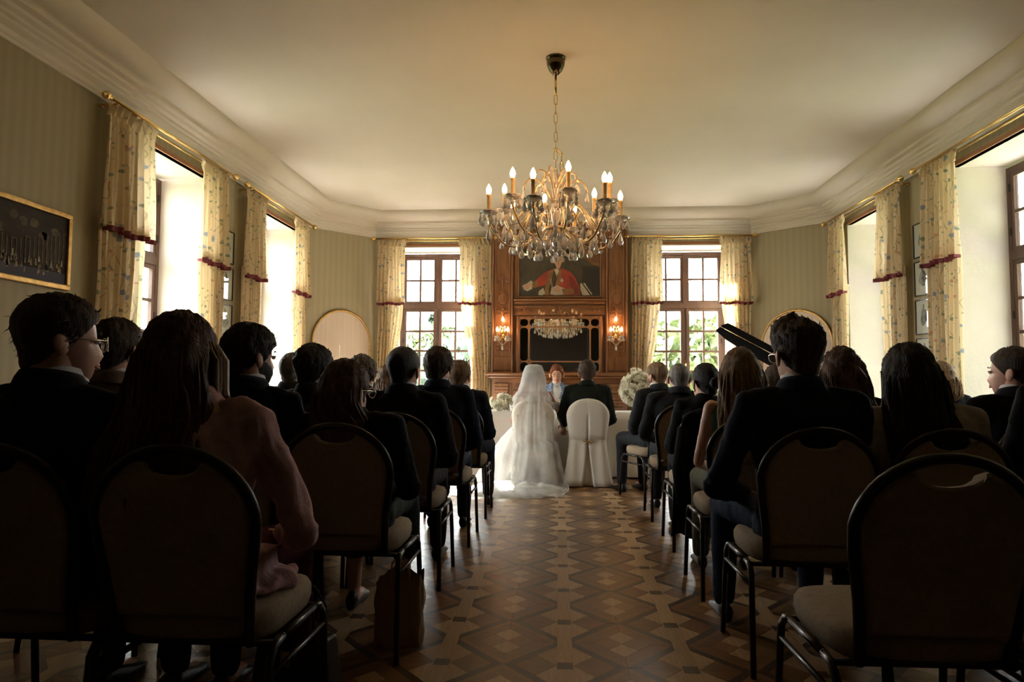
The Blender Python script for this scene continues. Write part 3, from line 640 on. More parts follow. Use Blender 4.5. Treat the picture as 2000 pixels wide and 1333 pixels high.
# portrait
PT = thing('portrait_painting', 'oil portrait of a man in a red coat and powdered wig above the mirror', 'painting', (0.005, YB-.10, 0))
PC = {n: mat('paint_'+n, c, .42, col2=c2, scale=7, coat=.1) for n, c, c2 in [('ground', (.030, .024, .014), (.060, .046, .026)), ('red', (.34, .035, .015), (.20, .022, .012)), ('gold', (.24, .12, .035), (.15, .07, .02)),
      ('face', (.50, .29, .18), (.42, .23, .14)), ('wig', (.40, .36, .29), (.28, .25, .20)), ('lace', (.50, .43, .33), (.34, .28, .20)), ('drape', (.22, .09, .03), (.11, .04, .018)), ('dark', (.012, .010, .009), (.02, .016, .012)), ('lip', (.30, .10, .07), (.3, .1, .07)), ('red_dark', (.17, .018, .01), (.11, .014, .008))]}
cx0, cx1, cz0, cz1 = -.575, .575, 2.305, 2.99
MB().box((cx0, -.012, cz0), (cx1, -.004, cz1)).build('canvas', PC['ground'], PT)
f = MB().box((cx0-.025, -.035, cz0-.025), (cx1+.025, -.002, cz0)).box((cx0-.025, -.035, cz1), (cx1+.025, -.002, cz1+.025)).box((cx0-.025, -.035, cz0), (cx0, -.002, cz1)).box((cx1, -.035, cz0), (cx1+.025, -.002, cz1)).build('picture_frame', M['oak'], PT)
q = f.modifiers.new('b', 'BEVEL'); q.width = .008; q.segments = 2
# image z coordinates of the canvas: u in 330..1030, v in 150..565
def PP(u, v): return (cx0+(u-330)/700*(cx1-cx0), cz1-(v-150)/415*(cz1-cz0))
pk = list(PC); pm = MB(); lay = [0]
def paint(kind, pts):
    lay[0] += 1; pm.prism([PP(*p) for p in pts], -.012-lay[0]*.00012, -.0119-(lay[0]-1)*.00012, pk.index(kind), 'y')
def oval(kind, cx, cy, rx, ry, n=16, rot=0): paint(kind, [(cx+rx*cos(2*pi*k/n)*cos(rot)-ry*sin(2*pi*k/n)*sin(rot), cy+rx*cos(2*pi*k/n)*sin(rot)+ry*sin(2*pi*k/n)*cos(rot)) for k in range(n)])
paint('drape', [(820, 150), (1028, 150), (1028, 300), (960, 290), (900, 230), (850, 190)]); paint('gold', [(850, 175), (905, 225), (960, 280), (1028, 305), (1028, 292), (950, 262), (880, 195)])
paint('dark', [(880, 300), (1028, 320), (1028, 560), (870, 560)]); oval('drape', 960, 190, 40, 26)
paint('lace', [(355, 470), (400, 448), (430, 425), (450, 440), (440, 500), (400, 520), (370, 505)]); oval('face', 398, 476, 36, 20, rot=-.3)
paint('red', [(440, 455), (520, 380), (570, 345), (640, 322), (600, 450), (520, 478), (450, 490)]); paint('gold', [(440, 450), (485, 425), (500, 470), (450, 495)])
paint('red', [(600, 335), (700, 320), (770, 350), (815, 400), (850, 480), (855, 555), (560, 555), (565, 480)]); paint('red_dark', [(760, 380), (800, 400), (840, 480), (846, 545), (800, 545), (775, 470)])
paint('gold', [(590, 345), (632, 325), (610, 430), (585, 555), (548, 555), (560, 450)]); paint('gold', [(668, 325), (700, 340), (690, 440), (668, 500), (640, 500), (655, 430)])
paint('dark', [(630, 345), (662, 340), (650, 430), (635, 500), (590, 555), (588, 500), (612, 420)]); paint('lace', [(636, 325), (668, 322), (676, 350), (655, 390), (640, 350)])
for k in range(9): oval('gold', 640-k*4, 370+k*17, 5, 4)
for k in range(7): oval('lace', 604+k*3, 420+k*14, 6, 5)
paint('lace', [(610, 490), (660, 470), (735, 500), (720, 550), (640, 556), (600, 545)]); oval('face', 664, 505, 30, 26); paint('gold', [(700, 500), (800, 500), (810, 545), (715, 550)])
paint('lace', [(500, 520), (540, 490), (555, 540), (530, 556), (495, 552)]); paint('lace', [(860, 455), (900, 450), (930, 500), (965, 545), (960, 556), (880, 556), (862, 510)]); paint('dark', [(875, 455), (885, 452), (960, 556), (945, 556)])
oval('lace', 700, 425, 7, 22); oval('lace', 700, 425, 18, 6)
oval('wig', 662, 232, 52, 54); oval('wig', 618, 250, 18, 26); oval('wig', 708, 246, 16, 22); oval('dark', 655, 300, 26, 18)
oval('face', 668, 255, 34, 50); paint('face', [(640, 280), (696, 280), (682, 320), (655, 320)]); paint('wig', [(632, 235), (640, 200), (670, 188), (700, 205), (704, 235), (690, 212), (660, 208), (645, 218)])
oval('dark', 656, 246, 6, 3); oval('dark', 684, 246, 6, 3); paint('lip', [(660, 279), (682, 279), (676, 285), (664, 285)]); paint('drape', [(670, 250), (676, 268), (666, 269)]); oval('drape', 658, 240, 8, 2); oval('drape', 686, 240, 8, 2)
pm.build('portrait_figure', [PC[k] for k in pk], PT)
# mirror with glazing bars
MI = thing('overmantel_mirror', 'wide dark mirror divided by oak glazing bars above the mantelpiece', 'mirror', (0.005, YB-.10, 0))
mx, mz0, mz1 = .60, 1.225, 2.02
MB().box((-mx+.03, -.014, mz0+.01), (mx-.03, -.006, mz1-.03)).build('mirror_glass', M['mirror'], MI)
M['bar'] = mat('oak_bar', (.22, .10, .045), .4, col2=(.30, .15, .07), scale=6)
f = MB().box((-mx-.01, -.05, mz0-.02), (-mx+.04, -.002, mz1)).box((mx-.04, -.05, mz0-.02), (mx+.01, -.002, mz1)).box((-mx+.04, -.05, mz1-.04), (mx-.04, -.002, mz1)).build('mirror_frame', M['oak'], MI)
q = f.modifiers.new('b', 'BEVEL'); q.width = .01; q.segments = 2
xs = [-mx+.04, -.435, .435, mx-.04]; zs = [mz0, 1.37, 1.865, mz1-.04]
for x in xs[1:3]: MB().box((x-.011, -.032, mz0), (x+.011, -.012, mz1-.04)).build('glazing_bar', M['bar'], MI)
for z in zs[1:3]:
    for a, b in ((xs[0], xs[1]-.011), (xs[1]+.011, xs[2]-.011), (xs[2]+.011, xs[3])): MB().box((a, -.030, z-.010), (b, -.012, z+.010)).build('glazing_bar', M['bar'], MI)
def corner(cx, cz, sx, sz, r):
    m = MB(); pts = [(cx, cz)]+[(cx+sx*(r-r*sin(t/6*pi/2)), cz+sz*(r-r*cos(t/6*pi/2))) for t in range(7)]; m.prism(pts, -.026, -.013, axis='y'); m.build('spandrel', M['bar'], MI)
for i in range(3):
    for j in range(3):
        a, b = xs[i]+(.011 if i else 0), xs[i+1]-(.011 if i < 2 else 0); c, d = zs[j]+(.01 if j else 0), zs[j+1]-(.01 if j < 2 else 0); r = min(.05, (b-a)/2, (d-c)/2)
        for X_, sx_ in ((a, 1), (b, -1)):
            for Z_, sz_ in ((c, 1), (d, -1)): corner(X_, Z_, sx_, sz_, r)
# mantelpiece
FP = thing('fireplace', 'carved oak mantelpiece with arched panels behind the wedding table', 'fireplace', (0.005, YB, 0))
def fb(n, a, b, m='oak', bev=.006): return b_(n, a, b, m, bev, FP)
fb('mantel_shelf', (-1.03, -.47, 1.165), (1.03, -.10, 1.21), 'oak_h', .014); fb('shelf_moulding', (-.99, -.43, 1.13), (.99, -.10, 1.165), 'oak_h', .014); fb('frieze_board', (-.93, -.36, 1.06), (.93, -.10, 1.13), 'oak_h')
for s in (-1, 1):
    x0, x1 = sorted((s*.66, s*.93)); fb('jamb_pier', (x0, -.36, 0), (x1, -.10, 1.06))
    m = MB()
    for k in range(12):
        t = k/11; w = lerp(.10, .055, t); d = .05*sin(t*pi*1.1)+.03*(1-t)
        m.box((s*.80-w, -.36-max(.01, d+.02), 1.06-.045*(k+1)), (s*.80+w, -.355, 1.06-.045*k-.002))
    o = m.build('carved_corbel', M['oak'], FP); q = o.modifiers.new('b', 'BEVEL'); q.width = .008; q.segments = 2
    fb('pier_panel', (s*.80-.09, -.372, .12), (s*.80+.09, -.36, .48))
# arched lintel with opening
n = 16; outer = [(-.66, 1.06), (.66, 1.06), (.66, 0), (.52, 0)]; arch = [(.52*cos(pi*k/n), .62+.34*sin(pi*k/n)) for k in range(n+1)]
m = MB()
for k in range(n):
    a, b = arch[k], arch[k+1]; m.prism([(a[0], 1.06), a, b, (b[0], 1.06)], -.33, -.12, axis='y')
m.prism([(.52, 0), (.66, 0), (.66, 1.06), (.52, 1.06)], -.33, -.12, axis='y'); m.prism([(-.52, 0), (-.66, 0), (-.66, 1.06), (-.52, 1.06)], -.33, -.12, axis='y'); m.build('arched_lintel', M['oak'], FP)
for r_, rad in ((.0, .016), (.055, .010)): MB().tube([((.52+r_)*cos(pi*k/n), -.335, .62+(.34+r_)*sin(pi*k/n)) for k in range(n+1)], rad, 8).build('arch_moulding', M['oak'], FP, True)
MB().box((-.52, -.14, 0), (.52, -.11, .98)).build('firebox_back', M['iron'], FP)
carving(FP, 0, 1.03, .12, .08, -.37, 8, 'carved_keystone')
for s in (-1, 1): carving(FP, s*.56, .98, .09, .08, -.345, 9+s)

# ------------------------------------------------------------------ lights: shared pieces
def scroll(p0, p1, p2, p3, n=12): 
    a, b, c, d = map(Vector, (p0, p1, p2, p3)); return [a*(1-t)**3+b*3*t*(1-t)**2+c*3*t*t*(1-t)+d*t**3 for t in [k/n for k in range(n+1)]]
def drop_mesh(L, r):
    return MB().lathe([(.0008, 0), (r*.22, -L*.1), (r*.55, -L*.35), (r, -L*.68), (r*.72, -L*.9), (.001, -L)], 8).mesh('crystal_drop', M['crystal'])
bead = MB().ell((0, 0, 0), .008, 8, 5).mesh('crystal_bead', M['crystal'])
DR = [drop_mesh(.098, .024), drop_mesh(.078, .018), drop_mesh(.056, .015)]
bulb_me = MB().lathe([(.010, 0), (.016, .012), (.0195, .028), (.017, .045), (.009, .064), (.001, .078)], 14).mesh('bulb', M['bulb'], True)
sleeve_me = MB().lathe([(.014, 0), (.0155, .004), (.0155, .118), (.018, .120), (.018, .135), (.012, .137)], 12).mesh('candle_sleeve', M['candle'], True)
def pan_mesh(r):
    m = MB(); rs = []
    for k, (q, z) in enumerate([(.012, -.012), (r*.45, -.008), (r*.8, .003), (r, .018)]):
        rs.append([(q*(1+(.10 if k == 3 else 0)*cos(t*pi))*cos(2*pi*t/20), q*(1+(.10 if k == 3 else 0)*cos(t*pi))*sin(2*pi*t/20), z) for t in range(20)])
    rs2 = [[(x, y, z+.004) for x, y, z in r_] for r_ in rs[::-1]]; m.rings(rs+rs2, True, True); return m.mesh('drip_pan', M['crystal'], True)
PAN = pan_mesh(.062); PANS = pan_mesh(.04)
# chandelier
CZ = 3.52; CH = thing('chandelier', 'large crystal chandelier with brass arms and lit candle bulbs hanging on a chain', 'chandelier', (-.027, 5.02, 0))
MB().lathe([(.004, 3.385), (.022, 3.39), (.05, 3.42), (.066, 3.46), (.070, 3.485), (.060, 3.50), (.072, 3.505), (.075, 3.52), (.03, 3.5201)], 28).build('ceiling_canopy', mat('dark_bronze_canopy', (.10, .08, .05), .2, .9), CH, True)
MB().tube([(0, 0, 3.385), (0, 0, 3.235)], .009, 8).build('drop_rod', M['brass'], CH, True)
lk = MB(); pts = [(0.013*cos(t), 0, .030*sin(t)+(.012 if sin(t) > 0 else -.012)) for t in [2*pi*k/12 for k in range(13)]]; lk.tube(pts, .0032, 6, cap=False); lkm = lk.mesh('chain_link', M['brass'], True)
z = 3.20; k = 0
while z > 2.62: link('chain_link', lkm, CH, (0, 0, z), pi/2*(k % 2)); z -= .072; k += 1
for k, (x, zz) in enumerate(((.018, 2.80), (.045, 2.745), (.045, 2.68), (.040, 2.62))): o = link('chain_link', lkm, CH, (x, 0, zz)); o.rotation_euler = (0, R(-50) if k == 0 else 0, pi/2*(k % 2))
MB().lathe([(.006, 2.66), (.014, 2.64), (.008, 2.62), (.022, 2.58), (.030, 2.54), (.014, 2.50), (.012, 2.44), (.028, 2.40), (.040, 2.34), (.030, 2.28), (.018, 2.25), (.05, 2.20), (.075, 2.17), (.060, 2.14), (.02, 2.12), (.008, 2.10)], 18).build('centre_stem', M['crystal'], CH, True)
MB().lathe([(.02, 2.235), (.085, 2.225), (.10, 2.205), (.085, 2.19), (.02, 2.185)], 24).build('hub_plate', M['old_gold'], CH, True)
arm_c = MB(); arm_c.tube(scroll((.07, 0, 2.21), (.22, 0, 2.05), (.36, 0, 2.02), (.44, 0, 2.15), 14)+scroll((.44, 0, 2.15), (.47, 0, 2.20), (.50, 0, 2.22), (.50, 0, 2.305), 6)[1:], .0095, 8)
arm_c.tube(scroll((.40, 0, 2.10), (.30, 0, 2.30), (.20, 0, 2.42), (.16, 0, 2.30), 12)+scroll((.16, 0, 2.30), (.15, 0, 2.25), (.21, 0, 2.23), (.22, 0, 2.28), 8)[1:], .0075, 8)
arm_a = arm_c.mesh('arm', M['old_gold'], True)
arm_b_ = MB(); arm_b_.tube(scroll((.07, 0, 2.22), (.18, 0, 2.10), (.30, 0, 2.12), (.36, 0, 2.23), 14)+scroll((.36, 0, 2.23), (.39, 0, 2.28), (.41, 0, 2.29), (.41, 0, 2.375), 6)[1:], .0095, 8)
arm_b_.tube(scroll((.30, 0, 2.15), (.24, 0, 2.38), (.14, 0, 2.44), (.12, 0, 2.34), 12), .007, 8); arm_b = arm_b_.mesh('arm', M['old_gold'], True)
ND = 0
for k in range(12):
    a = 2*pi*(k+.42)/12; long = k % 2 == 0; r_ = .50 if long else .41; zp = 2.305 if long else 2.375
    link('arm', arm_a if long else arm_b, CH, (0, 0, 0), a)
    x, y = r_*cos(a), r_*sin(a)
    link('drip_pan', PAN, CH, (x, y, zp)); link('candle_sleeve', sleeve_me, CH, (x, y, zp+.01)); link('bulb', bulb_me, CH, (x, y, zp+.147))
    for t in range(7):
        an = 2*pi*t/7+a; dx, dy = .060*cos(an), .060*sin(an); zz = zp+.012
        link('crystal_bead', bead, CH, (x+dx, y+dy, zz-.008)); link('crystal_drop', DR[2 if t % 2 else 1], CH, (x+dx, y+dy, zz-.02), an)
    link('crystal_drop', DR[0], CH, (x, y, zp-.10), a); link('crystal_bead', bead, CH, (x, y, zp-.09))
for ring, (r_, zz, nn, d) in enumerate([(.30, 2.115, 12, 0), (.20, 2.10, 10, 0), (.10, 2.145, 8, 1), (.04, 2.11, 4, 0), (.40, 2.14, 12, 1), (.25, 2.20, 14, 1), (.34, 2.19, 12, 2), (.15, 2.13, 8, 0), (.10, 2.40, 8, 2), (.45, 2.22, 12, 2)]):
    for t in range(nn): an = 2*pi*(t+.5*ring)/nn; link('crystal_bead', bead, CH, (r_*cos(an), r_*sin(an), zz+.01)); link('crystal_drop', DR[d], CH, (r_*cos(an), r_*sin(an), zz), an)
for k in range(6):
    a = 2*pi*(k+.2)/6; m = MB(); m.tube([Vector((p.x*cos(a), p.x*sin(a), p.z)) for p in scroll((.02, 0, 2.40), (.10, 0, 2.62), (.22, 0, 2.64), (.24, 0, 2.50), 12)], .007, 8)
    m.tube([Vector((p.x*cos(a), p.x*sin(a), p.z)) for p in scroll((.02, 0, 2.52), (.06, 0, 2.68), (.15, 0, 2.70), (.16, 0, 2.58), 10)], .006, 8); m.build('crown_scroll', M['old_gold'], CH, True)
    link('crystal_drop', DR[1], CH, (.24*cos(a), .24*sin(a), 2.495), a); link('crystal_drop', DR[2], CH, (.16*cos(a), .16*sin(a), 2.575), a)
for k in range(12):
    a0, a1 = 2*pi*(k+.42)/12, 2*pi*(k+1.42)/12
    for t in range(1, 6):
        u = t/6; rr_ = lerp(.47 if k % 2 == 0 else .38, .38 if k % 2 == 0 else .47, u); a = lerp(a0, a1, u); zz = lerp(2.30 if k % 2 == 0 else 2.37, 2.37 if k % 2 == 0 else 2.30, u)-.10*sin(pi*u)
        link('crystal_bead', bead, CH, (rr_*cos(a), rr_*sin(a), zz))
# wall sconces
for s, lab in ((-1, 'three-light crystal wall sconce on the overmantel, left of the mirror'), (1, 'three-light crystal wall sconce on the overmantel, right of the mirror')):
    sc = thing('wall_sconce', lab, 'wall light', (s*.795, YB-.17, 0), 0, 'sconces on the overmantel')
    MB().ell((0, -.01, 1.80), (.035, .012, .05), 14, 8).ell((0, -.012, 1.73), (.022, .012, .03)).build('backplate', M['brass'], sc, True)
    m = MB()
    for dx, zt in ((-.075, 1.70), (.075, 1.70)): m.tube(scroll((0, -.02, 1.74), (dx*.6, -.08, 1.62), (dx*1.1, -.11, 1.62), (dx, -.10, zt), 10), .005, 6)
    m.tube(scroll((0, -.02, 1.78), (0, -.10, 1.72), (0, -.12, 1.78), (0, -.085, 1.845), 10), .005, 6); m.build('sconce_arms', M['brass'], sc, True)
    for dx, dy, zz in ((-.075, -.10, 1.70), (.075, -.10, 1.70), (0, -.085, 1.845)):
        link('drip_pan', PANS, sc, (dx, dy, zz)); o = link('candle_sleeve', sleeve_me, sc, (dx, dy, zz+.006)); o.scale = (.75, .75, .62); o = link('bulb', bulb_me, sc, (dx, dy, zz+.09)); o.scale = (.85, .85, .85)
        for t in range(5): an = 2*pi*t/5+.3; link('crystal_drop', DR[2], sc, (dx+.038*cos(an), dy+.038*sin(an), zz+.008), an)
    for t in range(1, 10): u = t/10; link('crystal_bead', bead, sc, (lerp(-.075, .075, u), -.10, 1.68-.075*sin(pi*u)))
    link('crystal_drop', DR[1], sc, (0, -.10, 1.60))

# ------------------------------------------------------------------ wedding table and flowers
TB = thing('wedding_table', 'long table under a white cloth in front of the fireplace', 'table', (0, 8.15, 0))
MB().box((-1.22, -.30, .69), (1.22, .30, .715)).build('table_top', M['oak_h'], TB)
for sx_ in (-1, 1):
    for sy_ in (-1, 1): MB().box((sx_*1.15-.03, sy_*.25-.03, .0), (sx_*1.15+.03, sy_*.25+.03, .69)).build('leg', M['oak'], TB)
def cloth_skirt():
    m = MB(); n = 220; pts = []
    def per(u):
        L = [1.26*2, .68, 1.26*2, .68]; t = u*sum(L); P = [(-1.26, -.34), (1.26, -.34), (1.26, .34), (-1.26, .34)]
        for k in range(4):
            if t <= L[k] or k == 3: a, b = P[k], P[(k+1) % 4]; q = min(1, t/L[k]); return (lerp(a[0], b[0], q), lerp(a[1], b[1], q))
            t -= L[k]
    rs = []
    for j in range(9):
        z = lerp(.735, .02, j/8); r_ = []
        for i in range(n):
            x, y = per(i/n); k = 1+.0*j; d = (.018*sin(i*.55)+.012*sin(i*.23+1))*smoothstep(0, .7, j/8)+.02*j/8
            if j == 0: x *= .985; y *= .95
            r_.append((x+(1 if x > 0 else -1)*d*.5*(abs(x) > 1.2), y+(1 if y > 0 else -1)*d*(abs(y) > .3), z if j else .735))
        rs.append(r_)
    rs.insert(0, [(x*.9, y*.8, .737) for x, y, z in rs[0]]); m.rings(rs, True, False); m.add(rs[0], [tuple(range(n))]); return m
o = cloth_skirt().build('tablecloth', M['linen'], None, True, (0, 8.15, 0), fixn=False); tag(o, 'white floor-length cloth draped over the wedding table', 'tablecloth')
def blossoms(root, c, r, n, seed, pr=.028):
    rd = random.Random(seed); m = MB()
    heads = []
    for _ in range(n):
        d = Vector((rd.gauss(0, 1), rd.gauss(0, 1), rd.gauss(.1, .9))).normalized(); heads.append(Vector((c[0]+d.x*r[0], c[1]+d.y*r[1], c[2]+d.z*r[2])))
    for h in heads:
        m = MB(); ax = (h-Vector(c)).normalized(); u = ax.orthogonal().normalized(); v = ax.cross(u)
        m.ell(h-ax*pr*.3, (pr*.5, pr*.5, pr*.5), 8, 5)
        for ly, (np_, tilt, sc_) in enumerate(((5, .35, .7), (7, .9, 1.0), (8, 1.35, 1.15))):
            for k in range(np_):
                a = 2*pi*k/np_+rd.random(); o_ = u*cos(a)+v*sin(a); tl = ax*cos(tilt)+o_*sin(tilt); sd = ax.cross(o_)*pr*.55*sc_
                b0 = h; b1 = h+tl*pr*.8*sc_; b2 = h+tl*pr*1.3*sc_+ax*pr*.25; m.add([b0, b1+sd, b2, b1-sd, b1+ax*-pr*.12], [(0, 1, 4), (1, 2, 4), (2, 3, 4), (3, 0, 4)])
        m.build('blossom', M['petal'], root, fixn=False)
BQ = thing('bouquet', 'white bouquet lying on the left end of the wedding table', 'bouquet', (-.66, 8.05, .737))
blossoms(BQ, (0, 0, .10), (.13, .09, .075), 34, 3, .034); m = MB(); [m.tube([(-.05, 0, .05), (-.16, .02+.01*k, .03), (-.27, -.03+.02*k, .012)], .004, 5) for k in range(5)]; m.build('stems', M['stem'], BQ, True)
for k in range(5): a = k*1.3; MB().add([(-.10, 0, .04), (-.16, -.03+.01*k, .06), (-.23, .02*(k-2), .05), (-.16, .03+.01*k, .03)], [(0, 1, 2), (0, 2, 3)]).build('leaf', M['stem'], BQ)
FV = thing('flower_arrangement', 'large round arrangement of white blossoms on the table, right of the groom', 'flower arrangement', (.93, 8.15, .737))
MB().lathe([(.05, 0), (.055, .01), (.02, .03), (.02, .05), (.045, .06), (.05, .10), (.04, .105)], 14).build('vase', mat('vase_glass', (.8, .85, .83), .05, trans=.9), FV, True)
m = MB(); [m.tube([(0, 0, .06), (.10*cos(k), .08*sin(k), .18)], .004, 5) for k in range(6)]; m.build('stems', M['stem'], FV)
blossoms(FV, (0, 0, .26), (.19, .15, .17), 62, 5, .044); blossoms(FV, (-.03, 0, .44), (.07, .06, .04), 6, 6, .036); blossoms(FV, (.15, 0, .36), (.10, .08, .06), 8, 7, .036)
# candlestick by the left arched panel
CS = thing('candlestick', 'tall slender iron candlestick in front of the left arched panel', 'candlestick', (-2.86, 8.75, 0))
MB().lathe([(.13, 0), (.12, .015), (.03, .04), (.012, .08), (.012, .6), (.03, .62), (.012, .66), (.009, 1.18), (.02, 1.20), (.009, 1.23), (.012, 1.29), (.035, 1.30), (.035, 1.31), (.010, 1.315), (.010, 1.34)], 14).build('stand', M['iron'], CS, True)
MB().tube([(0, 0, 1.33), (0, 0, 1.55)], .010, 10).build('candle', mat('wax', (.75, .68, .5), .5), CS, True)

# grand piano, lid raised
PN = thing('grand_piano', 'black grand piano with raised lid in the right corner', 'piano', (2.0, 7.95, 0))
case = [(0, 0), (1.28, 0), (1.28, .95)]+[(1.28-.9*(t/8)**.9-.0, .95+.15*sin(t/8*pi)) for t in range(1, 9)]+[(.12, .72), (.03, .45)]
m = MB().prism(case, .66, .98); o = m.build('case', M['black_lac'], PN); q = o.modifiers.new('b', 'BEVEL'); q.width = .01; q.segments = 2
ang = R(28.5)
def lidp(x, y, t=0): # x from hinge (right) toward the left, rising
    return (1.26-x*cos(ang)-t*sin(ang)*-1*0-t*sin(ang), y, 1.0+x*sin(ang)+t*cos(ang))
def lid(poly, t0, t1):
    m = MB(); n_ = len(poly); a = [lidp(x, y, t0) for x, y in poly]; b = [lidp(x, y, t1) for x, y in poly]
    return m.add(a+b, [tuple(range(n_-1, -1, -1)), tuple(range(n_, 2*n_))]+[(i, (i+1) % n_, n_+(i+1) % n_, n_+i) for i in range(n_)])
lid([(0, .30), (1.52, .30), (1.50, .62), (1.30, .85), (.9, 1.02), (0, 1.08)], 0, .022).build('lid', M['lid_black'], PN)
lid([(.02, -.06), (1.50, -.06), (1.50, .28), (.02, .28)], .03, .052).build('front_lid_flap', M['lid_black'], PN)
MB().tube([(.25, .45, .98), lidp(1.15, .45, -.004)], .010, 8).build('lid_prop', M['black_lac'], PN)
for x, y in ((.15, .18), (1.12, .18), (.95, .85)): MB().lathe([(.03, 0), (.03, .03), (.025, .05), (.045, .5), (.055, .66)], 12, (x, y, 0)).build('leg', M['black_lac'], PN, True)
MB().box((.2, -.02, .98), (1.05, .0, 1.16)).build('music_desk', M['black_lac'], PN)
# ------------------------------------------------------------------ banquet chairs
def chw(z):
    if z > .72: return .212*sqrt(max(0, 1-((z-.72)/.188)**2))
    return interp([(.40, .178), (.46, .180), (.55, .187), (.65, .203), (.72, .212)], z)
def cly(z): return -.205-.19*(z-.46)
def make_chair():
    root = thing('banquet_chair', None, 'chair')
    m = MB(); N = 36
    pts = [(-chw(z), cly(z), z) for z in [.40+.04*k for k in range(8)]]+[(-.212*cos(t*pi/24), cly(.72+.188*sin(t*pi/24)), .72+.188*sin(t*pi/24)) for t in range(1, 24)]+[(chw(z), cly(z), z) for z in [.72-.04*k for k in range(9)]]
    m.tube(pts, .0145, 8); m.build('back_frame', M['chair_metal'], root, True)
    # padded back with a crescent hand-hold cut at the top
    def out(k):
        P = [(-(chw(z)-.013), z) for z in (.475, .52, .58, .65, .72)]+[(-.199*cos(t*pi/20), .72+.175*sin(t*pi/20)) for t in range(1, 8)]
        a = P[-1]; cres = [(-.080*cos(pi*t/8), .873-.034*sin(pi*t/8)) for t in range(9)]
        Q = [(-x, z) for x, z in P][::-1]; full = P+cres+Q
        return [(x*k, .68+(z-.68)*k) for x, z in full]
    m = MB(); o0, o1 = out(1.0), out(.955); n = len(o0)
    R_ = [[(x, cly(z)-.013, z) for x, z in o1], [(x, cly(z)-.006, z) for x, z in o0], [(x, cly(z)+.012, z) for x, z in o0], [(x*.97, cly(z)+.030, z) for x, z in o1]]
    m.rings(R_, True, True); m.build('back_cushion', M['fabric'], root)
    m = MB(); rs = []
    for z, k in ((.398, .90), (.405, .97), (.43, 1.0), (.455, 1.0), (.472, .96), (.480, .86), (.482, .5)):
        rs.append([(.222*k*math.copysign(abs(cos(t))**.45, cos(t)), .005+.215*k*math.copysign(abs(sin(t))**.5, sin(t)), z) for t in [2*pi*q/32+.05 for q in range(32)]])
    m.rings(rs); m.build('seat', M['fabric'], root, True)
    for s in (-1, 1):
        MB().tube([(s*.243, -.243, 0), (s*.236, -.21, .30), (s*.233, -.20, .36), (s*.232, -.17, .392), (s*.232, -.12, .398)], .0115, 8).build('leg', M['chair_metal'], root, True)
        MB().tube([(s*.243, .228, 0), (s*.236, .195, .30), (s*.233, .19, .36), (s*.232, .16, .392), (s*.232, .11, .398)], .0115, 8).build('leg', M['chair_metal'], root, True)
        MB().tube([(s*.232, -.13, .398), (s*.232, .12, .398)], .011, 8).build('side_rail', M['chair_metal'], root, True); MB().tube([(s*.236, -.208, .325), (s*.236, .196, .325)], .008, 8).build('side_rail', M['chair_metal'], root, True)
    for yy, zz, xx in ((.15, .392, .23), (-.16, .392, .232), (-.20, .41, .18)): MB().tube([(-xx, yy, zz), (xx, yy, zz)], .010, 6).build('stretcher', M['chair_metal'], root, True)
    return root
CH0 = make_chair(); used = [0]
def chair(x, y, rz, label, group='rows of banquet chairs'):
    o = CH0 if not used[0] else copy_tree(CH0); used[0] = 1; o.location = (x, y, 0); o.rotation_euler = (0, 0, rz); o['label'] = label; o['group'] = group; return o

# ------------------------------------------------------------------ people
def ellray(d, c, r):
    # distance from origin along d to the ellipsoid (origin inside or near)
    ox, oy, oz = -c[0]/r[0], -c[1]/r[1], -c[2]/r[2]; dx, dy, dz = d[0]/r[0], d[1]/r[1], d[2]/r[2]
    A = dx*dx+dy*dy+dz*dz; B = ox*dx+oy*dy+oz*dz; C_ = ox*ox+oy*oy+oz*oz-1; D = B*B-A*C_
    return (-B+sqrt(D))/A if D > 0 else 0
def g_(x, s): return exp(-(x/s)**2)
def head_r(az, el, fem=False):
    d = (sin(az)*cos(el), cos(az)*cos(el), sin(el)); k = .95 if fem else 1
    a = ellray(d, (0, -.014, .028), (.077*k, .097*k, .092)); b = ellray(d, (0, .022, -.045), (.056*k, .066, .073)); c = ellray(d, (0, -.03, -.05), (.056*k, .06, .07))
    m = max(a, b, c); q = .010; r = m+q*math.log(exp((a-m)/q)+exp((b-m)/q)+exp((c-m)/q))-.004
    f = cos(az) > 0
    if f:
        r += .015*g_(az, .16)*g_(el+.36, .17)+.006*g_(az, .12)*g_(el+.10, .22)                # nose
        r += .005*g_(abs(az)-.33, .28)*g_(el-.13, .10); r -= .010*g_(abs(az)-.36, .20)*g_(el+.03, .13)   # brow, sockets
        r += .005*g_(az, .26)*g_(el+.64, .07); r -= .003*g_(az, .22)*g_(el+.76, .06); r += .008*g_(az, .32)*g_(el+.98, .16); r += .004*g_(abs(az)-.6, .25)*g_(el+.28, .2)
    return r
def dirv(az, el): return Vector((sin(az)*cos(el), cos(az)*cos(el), sin(el)))
def hairline(aa, style):
    if style in ('long', 'bob', 'curlylong'): return interp([(0, .62), (.45, .50), (.75, .15), (1.0, -.5), (1.2, -1.3), (pi, -1.3)], aa)
    if style == 'receding': return interp([(0, .95), (.5, .95), (.9, .60), (1.25, .05), (1.45, -.05), (1.6, .12), (1.85, -.35), (2.3, -.62), (pi, -.72)], aa)
    if style == 'bald': return interp([(0, 2), (1.0, 2), (1.3, .25), (1.45, .1), (1.6, .15), (1.85, -.35), (2.3, -.62), (pi, -.7)], aa)
    return interp([(0, .66), (.5, .60), (.85, .35), (1.15, .05), (1.35, -.22), (1.5, -.02), (1.62, .10), (1.85, -.40), (2.3, -.66), (pi, -.78)], aa)
def rot_head(yaw_, pitch_, tilt=0): return Matrix.Rotation(yaw_, 3, 'Z') @ Matrix.Rotation(pitch_, 3, 'X') @ Matrix.Rotation(tilt, 3, 'Y')
